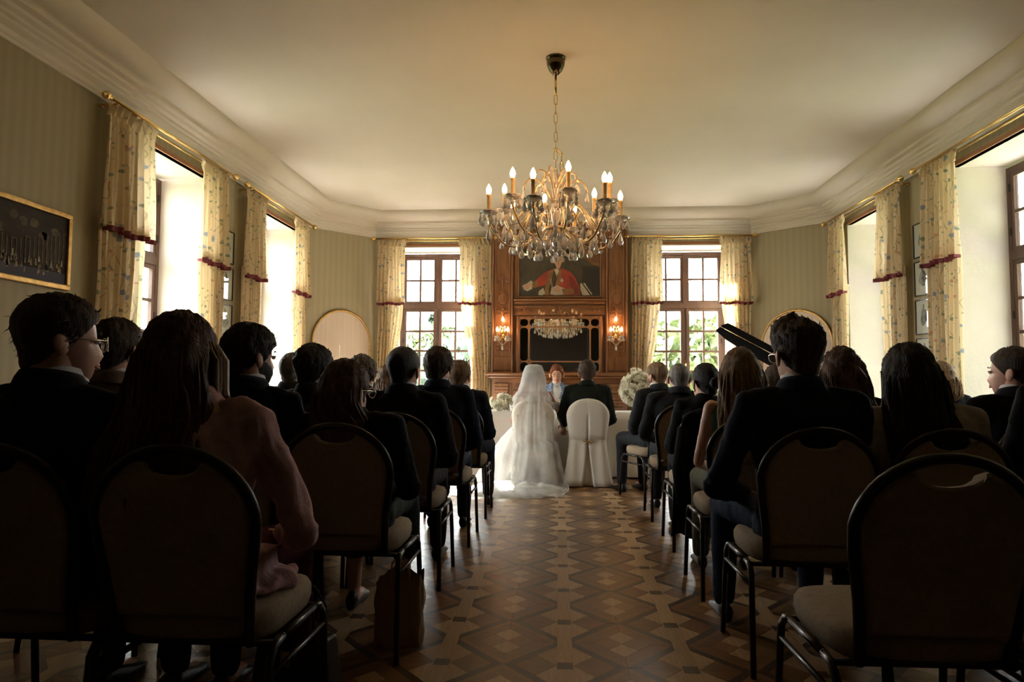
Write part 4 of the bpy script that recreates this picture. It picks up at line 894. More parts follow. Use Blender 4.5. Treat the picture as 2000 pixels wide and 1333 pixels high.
def head_mesh(mb, c, rot, fem, nu=40, nv=26, k=1.0, smile=False):
    rs = []
    for j in range(nv+1):
        el = -pi/2+pi*j/nv; el = max(-1.54, min(1.54, el)); rs.append([rot @ (dirv(2*pi*i/nu, el)*head_r(((2*pi*i/nu+pi) % (2*pi))-pi, el, fem)*k)+c for i in range(nu)])
    mb.rings(rs, True, True, 0)
    rot0 = rot; rot = rot @ Matrix.Diagonal((k, k, k))
    for s in (-1, 1):
        R2 = rot0 @ Matrix.Rotation(s*.35, 3, 'Z')
        mb.ell(rot @ Vector((s*.0775*k, -.008, -.012))+c, (.009, .019, .032), 10, 6, 0, R2); mb.ell(rot @ Vector((s*.084*k, -.014, -.004))+c, (.006, .017, .024), 10, 6, 0, R2)
        mb.ell(rot @ Vector((s*.031, .0785, .001))+c, (.0110, .0085, .0062), 10, 6, 1, rot); mb.ell(rot @ Vector((s*.031, .0845, .001))+c, (.0045, .0035, .0048), 8, 5, 2, rot); mb.ell(rot @ Vector((s*.031, .080, .0065))+c, (.0135, .009, .0045), 10, 6, 0, rot)
    w = .030 if smile else .022
    for dz, th in ((.0045, .0045), (-.0045, .0055)):
        mb.tube([rot @ Vector((w*t, -.004+(.098 if smile else .092)-.012*t*t*1.2, -.066+dz*(1-t*t)+(.006 if smile else .001)*t*t))+c for t in (-1, -.5, 0, .5, 1)], [.001, th*.8, th, th*.8, .001], 6, 3)
    if smile: mb.ell(rot @ Vector((0, .0915, -.066))+c, (.018, .005, .004), 10, 5, 4, rot)
def brows(mb, c, rot):
    rot = rot @ Matrix.Diagonal((1.06, 1.06, 1.06))
    for s in (-1, 1): mb.tube([rot @ Vector((s*x, .094-abs(x)*.25, .024+z))+c for x, z in ((.013, 0), (.028, .005), (.044, .000))], [.002, .003, .0015], 5)
def hair_mesh(c, rot, style, fem, seed, hz, s, nu=56, nv=34, hlen=.42, spike=0.0, s_front=0, k=1.0):
    rd = random.Random(seed); mb = MB(); rs = []
    top, side = dict(short=(.020, .009), fade=(.016, .003), bald=(.004, .003), receding=(.010, .007), long=(.018, .012), bob=(.020, .018), curly=(.024, .020), officiant=(.014, .020), spiky=(.026, .008), bun=(.012, .009), curlylong=(.020, .016), thick=(.026, .018)).get(style, (.018, .01))
    for j in range(nv+1):
        el = max(-1.54, min(1.54, -pi/2+pi*j/nv)); ring = []
        for i in range(nu):
            az = ((2*pi*i/nu+pi) % (2*pi))-pi; aa = abs(az); hl = hairline(aa, 'long' if style in ('long', 'bob', 'curlylong') else style)
            mk = smoothstep(-.07, .07, el-hl); t = lerp(side, top, smoothstep(-.1, .8, el)); d = dirv(az, el)
            wob = 1+.35*noise.noise(d*7+Vector((seed, 0, 0)))+.22*sin(az*26+6*noise.noise(d*3+Vector((0, seed, 0))))*(1 if style not in ('fade', 'bald') else .2)
            if style == 'curly' or style == 'curlylong': wob += .7*noise.noise(d*16+Vector((seed, 3, 0)))
            if style == 'spiky': t += .022*smoothstep(.4, 1.0, el)*smoothstep(-.6, .8, cos(az))
            ring.append(rot @ (d*(head_r(az, el, fem)*k-.006*(1-mk)+t*mk*wob))+c)
        rs.append(ring)
    mb.rings(rs)
    # loose tufts that break the outline
    nt = {'fade': 60, 'bald': 10, 'receding': 80, 'long': 60, 'bun': 40, 'curlylong': 160, 'bob': 80}.get(style, 240)
    for _ in range(nt):
        az = rd.uniform(-pi, pi); el = rd.uniform(-.7, 1.5)
        if el < hairline(abs(az), 'long' if style in ('long', 'bob', 'curlylong') else style)+.08: continue
        d = dirv(az, el); r0 = head_r(az, el, fem)*k+lerp(side, top, smoothstep(-.1, .8, el))*.8
        fl = Vector((0, -.5, -.6)) if style not in ('spiky',) else Vector((0, .5, .5)); ln = rd.uniform(.018, .032)*(.4 if style in ('fade', 'bald', 'receding') else 1)
        ln = ln*1.25 if style == 'spiky' and el > .5 else ln
        tg = (fl-d*fl.dot(d)); tg = tg.normalized() if tg.length > .01 else Vector((1, 0, 0)); tg = (tg+Vector((rd.gauss(0, .35), rd.gauss(0, .35), rd.gauss(0, .3)))+d*(.12 if style in ('long', 'bob', 'bun') else .35 if style != 'spiky' else .9*smoothstep(.3, .9, el))).normalized()
        p0 = d*r0; p1 = p0+tg*ln*.55+d*.003; p2 = p0+tg*ln; sd = tg.cross(d).normalized()*.0035
        mb.add([rot @ q+c for q in (p0-sd, p0+sd, p1+sd*.7, p1-sd*.7, p2)], [(0, 1, 2, 3), (3, 2, 4)])
    if style in ('long', 'curlylong', 'bob'):
        tab = [(.085, -.015, .078, .080), (.05, -.022, .100, .098), (-.0, -.034, .114, .102), (-.06, -.052, .120, .092), (-.13, -.075, .122, .080), (-.18, -.105, .128, .072)]
        if style != 'bob': tab += [(-.24, -.140, .142, .062), (-.30, -.168, .150, .052), (-.36, -.190, .146, .044), (-.42, -.205, .130, .034), (-.48, -.215, .105, .024), (-.54, -.222, .07, .014)]
        tab = [t for t in tab if t[0] >= -hlen]; l = tab[-1]; tab.append((l[0]-.035, l[1]-.006, l[2]*.82, l[3]*.45))
        nr = 34; NU = 64; zs = [lerp(tab[0][0], tab[-1][0], q/nr) for q in range(nr+1)]; rs = []; tr = tab[::-1]
        for q, z in enumerate(zs):
            cy = interp([(t[0], t[1]) for t in tr], z); rx = interp([(t[0], t[2]) for t in tr], z); ry = interp([(t[0], t[3]) for t in tr], z); ring = []
            hr = smoothstep(-.16, -.02, z)
            for i in range(NU):
                th = 2*pi*i/NU; ax_, ay_ = cos(th), sin(th)
                if ay_ > 0: ay_ *= lerp(.75, .35, hr)
                wv = .030*sin(th*13+seed+noise.noise(Vector((th*2, z*9, seed)))*3)+.05*noise.noise(Vector((ax_*2.2+seed, ay_*2.2, z*7)))
                if style == 'curlylong': wv += .07*sin(z*55+th*5+seed)
                p = Vector((ax_*rx*(1+wv), cy+ay_*ry*(1+wv), z)); p2 = rot @ p; pt = p2 if hr >= 1 else p2.lerp(Vector((p.x+p2.x*.0, p.y, p.z)), 1-hr)
                ring.append(pt+c)
            rs.append(ring)
        mb.rings(rs)
        for _ in range(34):
            th = rd.uniform(pi*.98, pi*2.02); pts = []; z0 = rd.uniform(-.02, .03); z1 = max(-hlen-.05, -hlen*rd.uniform(.75, 1.1)-.03)
            for q in range(9):
                z = lerp(z0, z1, q/8); cy = interp([(t[0], t[1]) for t in tr], z); rx = interp([(t[0], t[2]) for t in tr], z); ry = interp([(t[0], t[3]) for t in tr], z); hr = smoothstep(-.16, -.02, z)
                p = Vector((cos(th)*rx*1.02+.006*sin(z*30+th*9), cy+sin(th)*ry*1.03, z)); p2 = rot @ p; pts.append((p2 if hr >= 1 else p2.lerp(p, 1-hr))+c)
            mb.tube(pts, [.003, .006, .007, .008, .008, .007, .006, .004, .0012], 5)
    if style == 'bun':
        bc = rot @ Vector((0, -.118, .0))+c; mb.ell(bc, (.038, .034, .038), 14, 10, 0, rot)
        for q in range(5): mb.tube([bc+rot @ Vector(((.036)*cos(t+q), -.012+.01*sin(t*2+q), .034*sin(t+q))) for t in [k_*.5 for k_ in range(9)]], .008, 6)
    return mb
def hand_mesh(mb, w, d, n, side, curl=.5, k=1.0):
    """palm and five fingers; d = pointing direction, n = back-of-hand normal, side = +1 when the thumb is on +cross(d, n)"""
    d = Vector(d).normalized(); n = Vector(n); n = (n-d*n.dot(d)).normalized(); x = d.cross(n).normalized()*side; rot = Matrix((x, d, n)).transposed()
    w = Vector(w); mb.ell(w+d*.045*k, (.040*k, .050*k, .0155*k), 12, 8, 0, rot)
    for j, (off, L, ra) in enumerate(((.028, .072, .0088), (.010, .082, .009), (-.009, .077, .0087), (-.027, .060, .0078))):
        b = w+d*.078*k+x*off*k; pts = [b-d*.02*k]; a = .12; p = b; pts.append(p)
        for q in range(3):
            a += curl*.75; v = d*cos(a)-n*sin(a); p = p+v*(L*(.42, .32, .26)[q])*k; pts.append(p)
        mb.tube(pts, [ra*k, ra*k, ra*.95*k, ra*.85*k, ra*.6*k], 7)
    b = w+d*.020*k+x*.030*k; v1 = (x*.75+d*.65-n*.15).normalized(); v2 = (x*.25+d*.9-n*.45).normalized()
    mb.tube([b-x*.015, b, b+v1*.034*k, b+v1*.034*k+v2*.028*k, b+v1*.034*k+v2*.048*k], [.012*k, .0125*k, .0105*k, .009*k, .006*k], 7)
CACHE = {}
def cap_chain(mb, pts, rad):
    for a, b, ra, rb in zip(pts, pts[1:], rad, rad[1:]): mb.capsule(a, b, ra, rb, 12)
def torso_rings(mb, s, w, g, top=True, zcut=None):
    """g = garment thickness"""
    tab = [(.455, -.045, .165, .115), (.50, -.055, .180, .128), (.56, -.07, .176, .122), (.46+.20*s, -.092, .155*w, .104), (.46+.32*s, -.102, .165*w, .112), (.46+.43*s, -.102, .182*w, .115), (.46+.50*s, -.098, .190*w, .103), (.46+.545*s, -.092, .182*w, .085), (.46+.58*s, -.086, .130*w, .070), (.46+.61*s, -.080, .080*w, .060), (.46+.635*s, -.076, .058*w, .054)]
    if zcut: tab = [t for t in tab if t[0] <= zcut]
    mb.rings([[(cos(2*pi*k/28)*(rx+g), cy+math.copysign(abs(sin(2*pi*k/28))**.85, sin(2*pi*k/28))*(ry+g), z) for k in range(28)] for z, cy, rx, ry in tab])
def joints(s, w, pose):
    sh = .46+.535*s; J = {}
    base = {'L': [(-.178*w, -.092, sh), (-.245*w, -.055, .46+.22*s), (-.115, .175, .605)], 'R': [(.178*w, -.092, sh), (.245*w, -.055, .46+.22*s), (.115, .175, .605)]}
    J['L'] = base['L']; J['R'] = base['R']
    if pose == 'hold':
        for q, sg in (('L', -1), ('R', 1)): J[q] = [base[q][0], (sg*.235*w, .03, .70), (sg*.10, .235, .79)]
    if pose == 'bride': J['R'] = [base['R'][0], (.265, -.04, .77), (.300, .07, .615)]
    if pose == 'groom': J['L'] = [base['L'][0], (-.275, -.03, .73), (-.240, .11, .60)]
    if pose == 'wide':
        for q, sg in (('L', -1), ('R', 1)): J[q] = [base[q][0], (sg*.285*w, -.02, .46+.20*s), (sg*.15, .20, .60)]
    return J
def legs(pose, s, w):
    kn = .115 if pose != 'spread' else .19
    return {q: [(sg*.085, -.01, .545), (sg*kn, .40, .525), (sg*(kn+.005), .41, .10)] for q, sg in (('L', -1), ('R', 1))}
def person(label, x, y, rz, Hz, fem=False, skin='skin', hair=('short', 'hair_brown'), hyaw=0, hpitch=0, top='navy', bottom=None, collar='shirt', w=1.0, seed=0, pose='lap', legpose='', sleeves=True,
           glasses=False, hlen=.42, dress=False, beard=False, smile=False, fine=False, shoes='leather', group='seated wedding guests', htilt=0, voxel=.0125, earring=False, lean=0):
    root = thing('person', label, 'person', (x, y, 0), rz, group); bottom = bottom or top
    Hz -= .022 if hair[0] != 'bald' else 0; s = (Hz-.46)/.862; wk = (.90 if fem else 1.0)*w; J = joints(s, wk, pose); LG = legs(legpose, s, wk); th = .86 if fem else 1
    hc = Vector((lean, -.045, Hz-.124)); kh = 1.06; rot = rot_head(hyaw, hpitch, htilt); vox = voxel
    key = ('b', round(s, 2), round(wk, 2), pose, legpose, fem, fine, top == bottom and dress)
    if key not in CACHE:
        mb = MB(); torso_rings(mb, s, wk, -.014); nr = .044 if fem else .054
        mb.capsule((0, -.086, .46+.56*s), (0, -.055, .46+.72*s), nr*1.08, nr, 12)
        for q in 'LR':
            cap_chain(mb, J[q], [.047*th, .036*th, .026*th]); cap_chain(mb, LG[q], [.070, .050, .034])
            a = LG[q][2]; mb.capsule((a[0], a[1]-.02, .05), (a[0], a[1]+.12, .035), .034, .028, 10)
        r = remesh(mb, .009 if fine else .015, 3)
        for q, sg in (('L', -1), ('R', 1)):
            wr = Vector(J[q][2]); d = (wr-Vector(J[q][1])).normalized()
            if pose == 'lap' or pose == 'wide': d = Vector((-sg*.55, .75, -.25))
            if pose == 'hold': hand_mesh(r, wr, (-sg*.15, .75, .25), (sg*.9, .1, .2), -sg*-1, .75)
            elif pose == 'bride' and q == 'R': hand_mesh(r, wr, (.25, .55, -.5), (.5, .1, .8), -1, .55)
            elif pose == 'groom' and q == 'L': hand_mesh(r, wr, (-.1, .6, -.45), (-.8, .0, .5), 1, .5)
            else: hand_mesh(r, wr, d, (0, .2, 1), -sg, .45)
        CACHE[key] = (list(r.v), list(r.f))
    v, f = CACHE[key]; mb = MB(); mb.v = list(v); mb.f = list(f); mb.m = [0]*len(f)
    head_mesh(mb, hc, rot, fem, smile=smile, k=kh, nu=52 if fine else 40, nv=34 if fine else 26)
    body = mb.build('body', [M[skin], M['white_eye'], M['iris'], M['lips'], M['teeth']], root, True)
    st, hm = hair; h = hair_mesh(hc, rot, st, fem, seed, Hz, s, hlen=hlen, k=kh); brows(h, hc, rot); h.build('hair', M[hm], root, True)
    if beard:
        m = MB(); rs = []
        for j in range(15):
            el = lerp(-1.50, -.12, j/14); rs.append([rot @ (dirv(az, el)*(head_r(az, el)*1.06+(.006 if el < interp([(0, -.78), (.3, -.60), (.6, -.42), (1.4, -.15)], abs(az)) else -.004)))+hc for az in [lerp(-1.45, 1.45, i/30) for i in range(31)]])
        m.rings(rs, False, False); m.build('beard', M[hm], root, True)
    # upper garment
    vox = .009 if y < 3.2 else vox; key = ('t', round(s, 2), round(wk, 2), pose, sleeves, fem, dress, seed % 3, vox)
    if key not in CACHE:
        mb = MB(); zc = None if sleeves is not None else .46+.46*s; torso_rings(mb, s, wk, .004 if not fem else -.002, zcut=zc)
        if sleeves is True:
            for q, sg in (('L', -1), ('R', 1)):
                P = [Vector(p) for p in J[q]]; P[2] = P[1].lerp(P[2], .93); rr_ = [.062*th, .054*th, .038*th]; cap_chain(mb, P, rr_)
                rd = random.Random(seed % 3*7+sg)
                for A_, B_, t_, ra_ in [(P[0], P[1], .30, .060), (P[0], P[1], .52, .058), (P[0], P[1], .70, .057), (P[0], P[1], .85, .057), (P[0], P[1], .97, .058), (P[1], P[2], .10, .056), (P[1], P[2], .25, .053), (P[1], P[2], .45, .048), (P[1], P[2], .68, .044), (P[1], P[2], .98, .043)]:
                    ax_ = (B_-A_).normalized(); tl_ = (ax_+Vector((rd.gauss(0, .3), rd.gauss(0, .3), rd.gauss(0, .3)))).normalized(); u_ = tl_.orthogonal().normalized()
                    mb.ell(A_.lerp(B_, t_), (ra_*th*1.11, ra_*th*1.11, .011), 16, 6, 0, Matrix((u_, tl_.cross(u_), tl_)).transposed())
                mb.capsule((sg*.10*wk, -.088, .46+.578*s), (sg*.185*wk, -.092, .46+.545*s), .040*th, .054*th, 12)
        elif sleeves is False:
            for q, sg in (('L', -1), ('R', 1)): mb.capsule((sg*.08*wk, -.088, .46+.575*s), (sg*.125*wk, -.092, .46+.545*s), .040*th, .045*th, 12)
        if pose == 'wide' and fem:   # long jacket tails spread over the seat
            mb.ell((0, -.01, .515), (.235, .17, .045), 24, 8); mb.ell((.21, .02, .50), (.05, .13, .03), 16, 8); mb.ell((-.21, .02, .50), (.05, .13, .03), 16, 8); mb.box((-.205, -.15, .49), (.205, .06, .60))
        CACHE[key] = remesh(mb, vox, 2, disp=.016 if top == 'pink' else .010, dscale=15 if top == 'pink' else 11, seed=seed % 3)
    r = CACHE[key]
    if isinstance(r, MB): r = CACHE[key] = r.mesh('garment', M[top], True)
    me = r if r.materials[0] == M[top] else r.copy()
    if me is not r: me.materials[0] = M[top]
    link('bodice' if sleeves is None else ('jacket' if collar else 'top'), me, root)
    # lower garment
    key = ('l', dress, legpose, seed % 2)
    if key not in CACHE:
        mb = MB(); mb.ell((0, -.045, .53), (.188, .14, .085), 20, 10)
        for q in 'LR': cap_chain(mb, LG[q][:2], [.088, .070]); cap_chain(mb, LG[q][1:], [.068, .050]) if not dress else None
        if dress: mb.capsule((0, .0, .545), (0, .38, .525), .085, .075, 12); [mb.capsule(LG[q][1], (LG[q][2][0], LG[q][2][1]+.0, .30), .074, .078, 10) for q in 'LR']; mb.capsule((0, .40, .52), (0, .42, .31), .07, .075, 10)
        CACHE[key] = remesh(mb, .0135, 4, disp=.006, dscale=9, seed=seed % 2).mesh('lower', M[bottom], True)
    r = CACHE[key]; me = r if r.materials[0] == M[bottom] else r.copy()
    if me is not r: me.materials[0] = M[bottom]
    link('skirt' if dress else 'trousers', me, root)
    # shoes
    for sg in (-1, 1):
        a = LG['L' if sg < 0 else 'R'][2]; m = MB(); rs = []
        for yy, hw, h_ in ((-.065, .018, .05), (-.055, .030, .075), (-.01, .034, .085), (.04, .036, .068), (.10, .042, .048), (.15, .040, .036), (.185, .026, .024), (.195, .010, .014)):
            if fem: hw *= .85
            rs.append([(a[0]+hw*cos(t), a[1]+yy, .004+h_*max(0, (.5+.5*sin(t))) if sin(t) > -.5 else .004) for t in [2*pi*k/14 for k in range(14)]])
        m.rings(rs); m.build('shoe', M[shoes], root, True)
    if collar:
        m = MB(); n_ = 24; nr = (.047 if fem else .0575); zc = .46+.635*s; m.rings([[(cos(2*pi*k/n_)*r_*1.05, -.075+.012*t+sin(2*pi*k/n_)*r_*1.04, zc+z+.012*(-sin(2*pi*k/n_))) for k in range(n_)] for t, (r_, z) in enumerate(((nr+.010, -.03), (nr+.007, .0), (nr+.004, .022), (nr+.001, .022), (nr+.001, -.01)))], True, False)
        m.build('shirt_collar', M[collar], root, True)
        m = MB(); m.rings([[(cos(2*pi*k/n_)*(r_+.004)*1.08, -.082+sin(2*pi*k/n_)*r_*1.06, zc+z+.016*(-sin(2*pi*k/n_))) for k in range(n_)] for r_, z in ((nr+.034, -.045), (nr+.022, -.010), (nr+.012, .008), (nr+.008, .002), (nr+.012, -.02))], True, False)
        m.build('jacket_collar', M[top], root, True)
    if collar:   # shirt front in the jacket opening, with lapels
        tb = [(.56, -.07, .122), (.46+.20*s, -.092, .104), (.46+.32*s, -.102, .112), (.46+.43*s, -.102, .115), (.46+.50*s, -.098, .103), (.46+.545*s, -.092, .085), (.46+.58*s, -.086, .070), (.46+.61*s, -.080, .060), (.46+.635*s, -.076, .054)]
        rxt = [(.56, .176), (.46+.43*s, .182*wk), (.46+.545*s, .182*wk), (.46+.58*s, .13*wk), (.46+.61*s, .08*wk), (.46+.635*s, .058*wk)]
        def fr_(x_, z_, o_):
            cy = interp([(t[0], t[1]) for t in tb], z_); ry = interp([(t[0], t[2]) for t in tb], z_)+o_; rx = interp(rxt, z_)+.01; return (x_, cy+ry*sqrt(max(.05, 1-(x_/rx)**2))**.9, z_)
        z0, z1 = .46+.26*s, .46+.625*s; vw = .085 if fem else .055
        MB().grid(lambda u, v: fr_((u*2-1)*vw*v*(1-.45*smoothstep(.75, 1, v)), lerp(z0, z1, v), .016), 12, 16).build('shirt_front', M[collar], root, True)
        for sg in (-1, 1):
            lp = MB().grid(lambda u, v: fr_(sg*(vw*v*(1-.45*smoothstep(.75, 1, v))-.004+u*.055*sin(min(1, v*1.15)*pi*.62)), lerp(z0-.01, z1-.005, v), .024-.006*u), 6, 14); o = lp.build('lapel', M[top], root, True); qq = o.modifiers.new('s', 'SOLIDIFY'); qq.thickness = .004
        if not fem and collar == 'shirt':
            MB().grid(lambda u, v: fr_((u*2-1)*lerp(.030, .014, v), lerp(z0, z1-.015, v), .021), 4, 12).build('tie', M['wine' if seed % 2 else 'slate'], root, True)
    if glasses:
        rot = rot @ Matrix.Diagonal((1.06, 1.06, 1.06)); m = MB(); m2 = []
        for sg in (-1, 1):
            C_ = Vector((sg*.033, .104, -.004)); m.tube([rot @ (C_+Vector((.024*cos(t), -.004*cos(t)*sg, .020*sin(t))))+hc for t in [2*pi*k/20 for k in range(21)]], .0016, 6, cap=False)
            l_ = MB().tube([rot @ (C_+Vector((0, -.0006, 0)))+hc, rot @ (C_+Vector((0, .0006, 0)))+hc], .022, 18); m2.append(l_)
            m.tube([rot @ Vector((sg*.057, .100, .004))+hc, rot @ Vector((sg*.078, .05, .006))+hc, rot @ Vector((sg*.084, -.005, .008))+hc, rot @ Vector((sg*.084, -.02, -.01))+hc], .0018, 6)
        m.tube([rot @ Vector((-.010, .106, .0))+hc, rot @ Vector((0, .108, .003))+hc, rot @ Vector((.010, .106, .0))+hc], .0016, 6)
        g = m.build('glasses', M['brass'] if glasses == 'gold' else M['silver'], root, True); [l_.build('lens', M['lens'], g) for l_ in m2]
    if earring:
        m = MB()
        for sg in (-1, 1): m.ell(rot @ Vector((sg*.080, -.008, -.048))+hc, (.006, .006, .012), 8, 6)
        m.build('earring', M['brass'], root, True)
    return root
M['silver'] = mat('silver_wire', (.7, .68, .64), .25, 1.0)
A = R
LC = {0: 1.945, 1: 2.875, 2: 3.80, 3: 4.735, 4: 5.68}; RC = {0: 1.95, 1: 2.865, 2: 3.745, 3: 4.72, 4: 5.67, 5: 6.60}
def seat(x, row, side, clabel, rz=0, dx=0, **kw):
    y = (LC if side == 'L' else RC)[row]; chair(x, y, rz, clabel)
    if kw: return person(x=x+dx, y=y+.0, rz=rz, **kw)
# left block, nearest row first
seat(-1.45, 0, 'L', 'banquet chair under the bespectacled man in the nearest left row', label='man in a dark suit and thin-framed glasses at the left edge of the nearest row', Hz=1.335, hair=('short', 'hair_brown'), hyaw=A(-48), w=1.06, seed=1, glasses=True, top='black')
P2_ = seat(-.97, 0, 'L', 'banquet chair under the woman in the pink blazer', label='woman with long brown hair in a pale pink blazer in the nearest left row', lean=-.05, dx=-.06, Hz=1.285, fem=True, hair=('long', 'hair_auburn'), hyaw=A(-12), w=1.2, seed=2, top='pink', bottom='wine', collar='pink', hlen=.40, pose='wide')
rd = random.Random(3); m = MB(); zt_ = 1.145
for k in range(26):   # lighter locks falling over the right shoulder
    a_ = rd.uniform(-.35, .75); x0 = .100*cos(a_)-.05; y0 = -.05+.085*sin(a_); o_ = rd.uniform(-.010, .012)
    m.tube([(x0-.012, y0, zt_+.045), (x0+.012+o_, y0, zt_-.01), (x0+.015+o_, y0-.005, zt_-.09), (x0+.020+o_*2, y0-.02, zt_-.16), (x0+.055+o_*2, y0-.045, zt_-.225), (x0+.070+o_*3, y0-.060, zt_-.285), (x0+.060+o_*3, y0-.075, zt_-.34)], [.003, .007, .0085, .009, .0085, .006, .0015], 6)
o = m.build('front_lock', M['hair_light'], P2_, True); o['label'] = 'lighter lock of hair over the right shoulder'
seat(-1.90, 1, 'L', 'banquet chair under the man in the tan suit, second left row', label='short-haired man in a tan suit, seen behind the bespectacled man', Hz=1.35, hair=('short', 'hair_brown'), hyaw=A(-10), w=1.0, seed=3, top='tan')
seat(-1.31, 1, 'L', 'banquet chair under the bearded man, second left row', label='dark-haired bearded man in a navy suit with white collar, second left row', Hz=1.322, hair=('thick', 'hair_black'), hyaw=A(-38), w=1.04, seed=4, top='navy', beard=True, skin='skin_tan')
seat(-.86, 1, 'L', 'banquet chair at the aisle under the dark-haired woman in glasses', label='woman with dark shoulder-blade hair and glasses at the aisle, second left row', lean=-.03, Hz=1.178, fem=True, hair=('long', 'hair_auburn'), hyaw=A(-30), w=1.1, seed=5, top='black', bottom='dark_green', collar=None, glasses=True, hlen=.30, dress=True)
seat(-1.86, 2, 'L', 'banquet chair under the woman with brown bob, third left row', label='woman with a brown bob seen left of the bearded man', Hz=1.23, fem=True, hair=('bob', 'hair_brown'), hyaw=A(-12), seed=6, top='wine', collar=None, hlen=.16)
seat(-1.37, 2, 'L', 'banquet chair under the dark-haired man left of the arched panel', label='young man with thick dark hair in a charcoal suit, right of the bald man', Hz=1.285, hair=('thick', 'hair_black'), hyaw=A(-22), seed=7, top='charcoal')
seat(-.86, 2, 'L', 'aisle chair under the man with the faded haircut, third left row', label='man with a close faded haircut at the aisle in front of the left back window', Hz=1.28, hair=('fade', 'hair_black'), hyaw=A(-18), w=1.06, seed=8, top='black', skin='skin_tan')
seat(-2.25, 3, 'L', 'banquet chair under the blonde woman, fourth left row', label='blonde woman barely seen between the bob and the bearded man', Hz=1.20, fem=True, hair=('bob', 'hair_blonde'), hyaw=A(-10), seed=9, top='cream', collar=None, hlen=.14)
seat(-1.86, 3, 'L', 'banquet chair under the balding man, fourth left row', label='balding older man in a dark suit on the left side', Hz=1.292, hair=('receding', 'hair_grey'), hyaw=A(-15), seed=10, top='slate', skin='skin_pink')
seat(-1.37, 3, 'L', 'banquet chair under the grey-haired guest, fourth left row', label='guest with curly grey hair in front of the left arched panel', Hz=1.262, hair=('curly', 'hair_grey'), hyaw=A(-8), seed=11, top='charcoal')
seat(-.83, 3, 'L', 'aisle chair under the brown-haired man, fourth left row', label='man with wavy brown hair in a dark suit at the aisle, fourth left row', Hz=1.318, hair=('thick', 'hair_brown'), hyaw=A(-14), w=1.08, seed=12, top='navy')
seat(-1.42, 4, 'L', 'banquet chair under the front row woman on the left', label='woman with light hair in the front left row, mostly hidden', Hz=1.22, fem=True, hair=('bob', 'hair_light'), hyaw=A(-20), seed=13, top='grey', collar=None, hlen=.16)
seat(-.82, 4, 'L', 'front row aisle chair on the left side', label='man with short cropped hair in the front left row beside the train', Hz=1.262, hair=('short', 'hair_light'), hyaw=A(-18), w=1.02, seed=14, top='navy', legpose='spread')
# right block
seat(.90, 0, 'R', 'empty beige banquet chair nearest the camera, right of the aisle', rz=A(1))
seat(1.42, 0, 'R', 'beige banquet chair cut off by the right picture edge, nearest row')
seat(.955, 1, 'R', 'aisle chair under the tall man in the second right row', label='large man with tousled brown hair and glasses in a navy suit, second right row', Hz=1.335, hair=('spiky', 'hair_brown'), hyaw=A(14), w=1.12, seed=15, top='navy', bottom='blue', glasses=True, pose='wide', legpose='spread')
seat(1.42, 1, 'R', 'banquet chair under the woman with straight dark hair', label='woman with straight dark hair and a light blouse, second right row', lean=-.04, Hz=1.25, fem=True, hair=('long', 'hair_black'), hyaw=A(2), w=1.12, seed=16, top='cream', bottom='black', collar=None, hlen=.33)
seat(2.02, 1, 'R', 'banquet chair under the man cut off by the right picture edge', label='man in a black suit cut off by the right picture edge', Hz=1.40, hair=('short', 'hair_brown'), hyaw=A(38), w=1.1, seed=17, top='black')
seat(.955, 2, 'R', 'aisle chair under the woman with long straight hair', label='woman with long straight light brown hair in a sleeveless dark top, right aisle', Hz=1.275, fem=True, hair=('long', 'hair_light'), hyaw=A(0), seed=18, top='dark_green', bottom='sage', collar=None, sleeves=False, hlen=.44)
seat(1.48, 2, 'R', 'banquet chair under the woman with clipped back hair', label='woman with half-up wavy hair held by a golden clip, third right row', Hz=1.275, fem=True, hair=('curlylong', 'hair_auburn'), hyaw=A(-8), w=1.0, seed=19, top='black', collar=None, hlen=.38)
seat(2.33, 2, 'R', 'banquet chair under the man turned left near the right window', label='man with cropped hair turned left in front of the right window niche', Hz=1.285, hair=('fade', 'hair_brown'), hyaw=A(48), w=1.1, seed=20, top='black', skin='skin_pink')
seat(.975, 3, 'R', 'aisle chair with a black coat over its back', label='woman with dark hair in a low bun and a black jacket, right aisle', Hz=1.225, fem=True, hair=('bun', 'hair_black'), hyaw=A(22), seed=21, top='black', collar=None, earring=True)
seat(1.45, 3, 'R', 'banquet chair under the small dark-haired guest below the piano lid', label='dark-haired guest below the raised piano lid', Hz=1.212, fem=True, hair=('bob', 'hair_brown'), hyaw=A(5), seed=22, top='charcoal', collar=None, hlen=.16)
seat(.965, 4, 'R', 'aisle chair under the bald man', label='bald man in a dark suit on the right side of the aisle', Hz=1.235, hair=('bald', 'hair_grey'), hyaw=A(12), w=1.12, seed=23, top='charcoal', skin='skin_pink')
seat(1.50, 4, 'R', 'banquet chair in the fourth right row beside the bald man', label='guest with short brown hair beside the bald man, mostly hidden', Hz=1.20, hair=('short', 'hair_brown'), seed=24, top='slate')
seat(3.0, 4, 'R', 'banquet chair by the right wall under the blonde woman', label='blonde woman with wispy hair near the right wall', Hz=1.262, fem=True, hair=('bob', 'hair_blonde'), hyaw=A(10), seed=25, top='black', collar=None, hlen=.16)
seat(.90, 5, 'R', 'front row chair on the right side, turned towards the couple', rz=A(24), label='bearded man in a dark suit in the front right row, turned to the couple', Hz=1.285, hair=('fade', 'hair_light'), hyaw=A(18), w=1.04, seed=26, top='charcoal', beard=True)
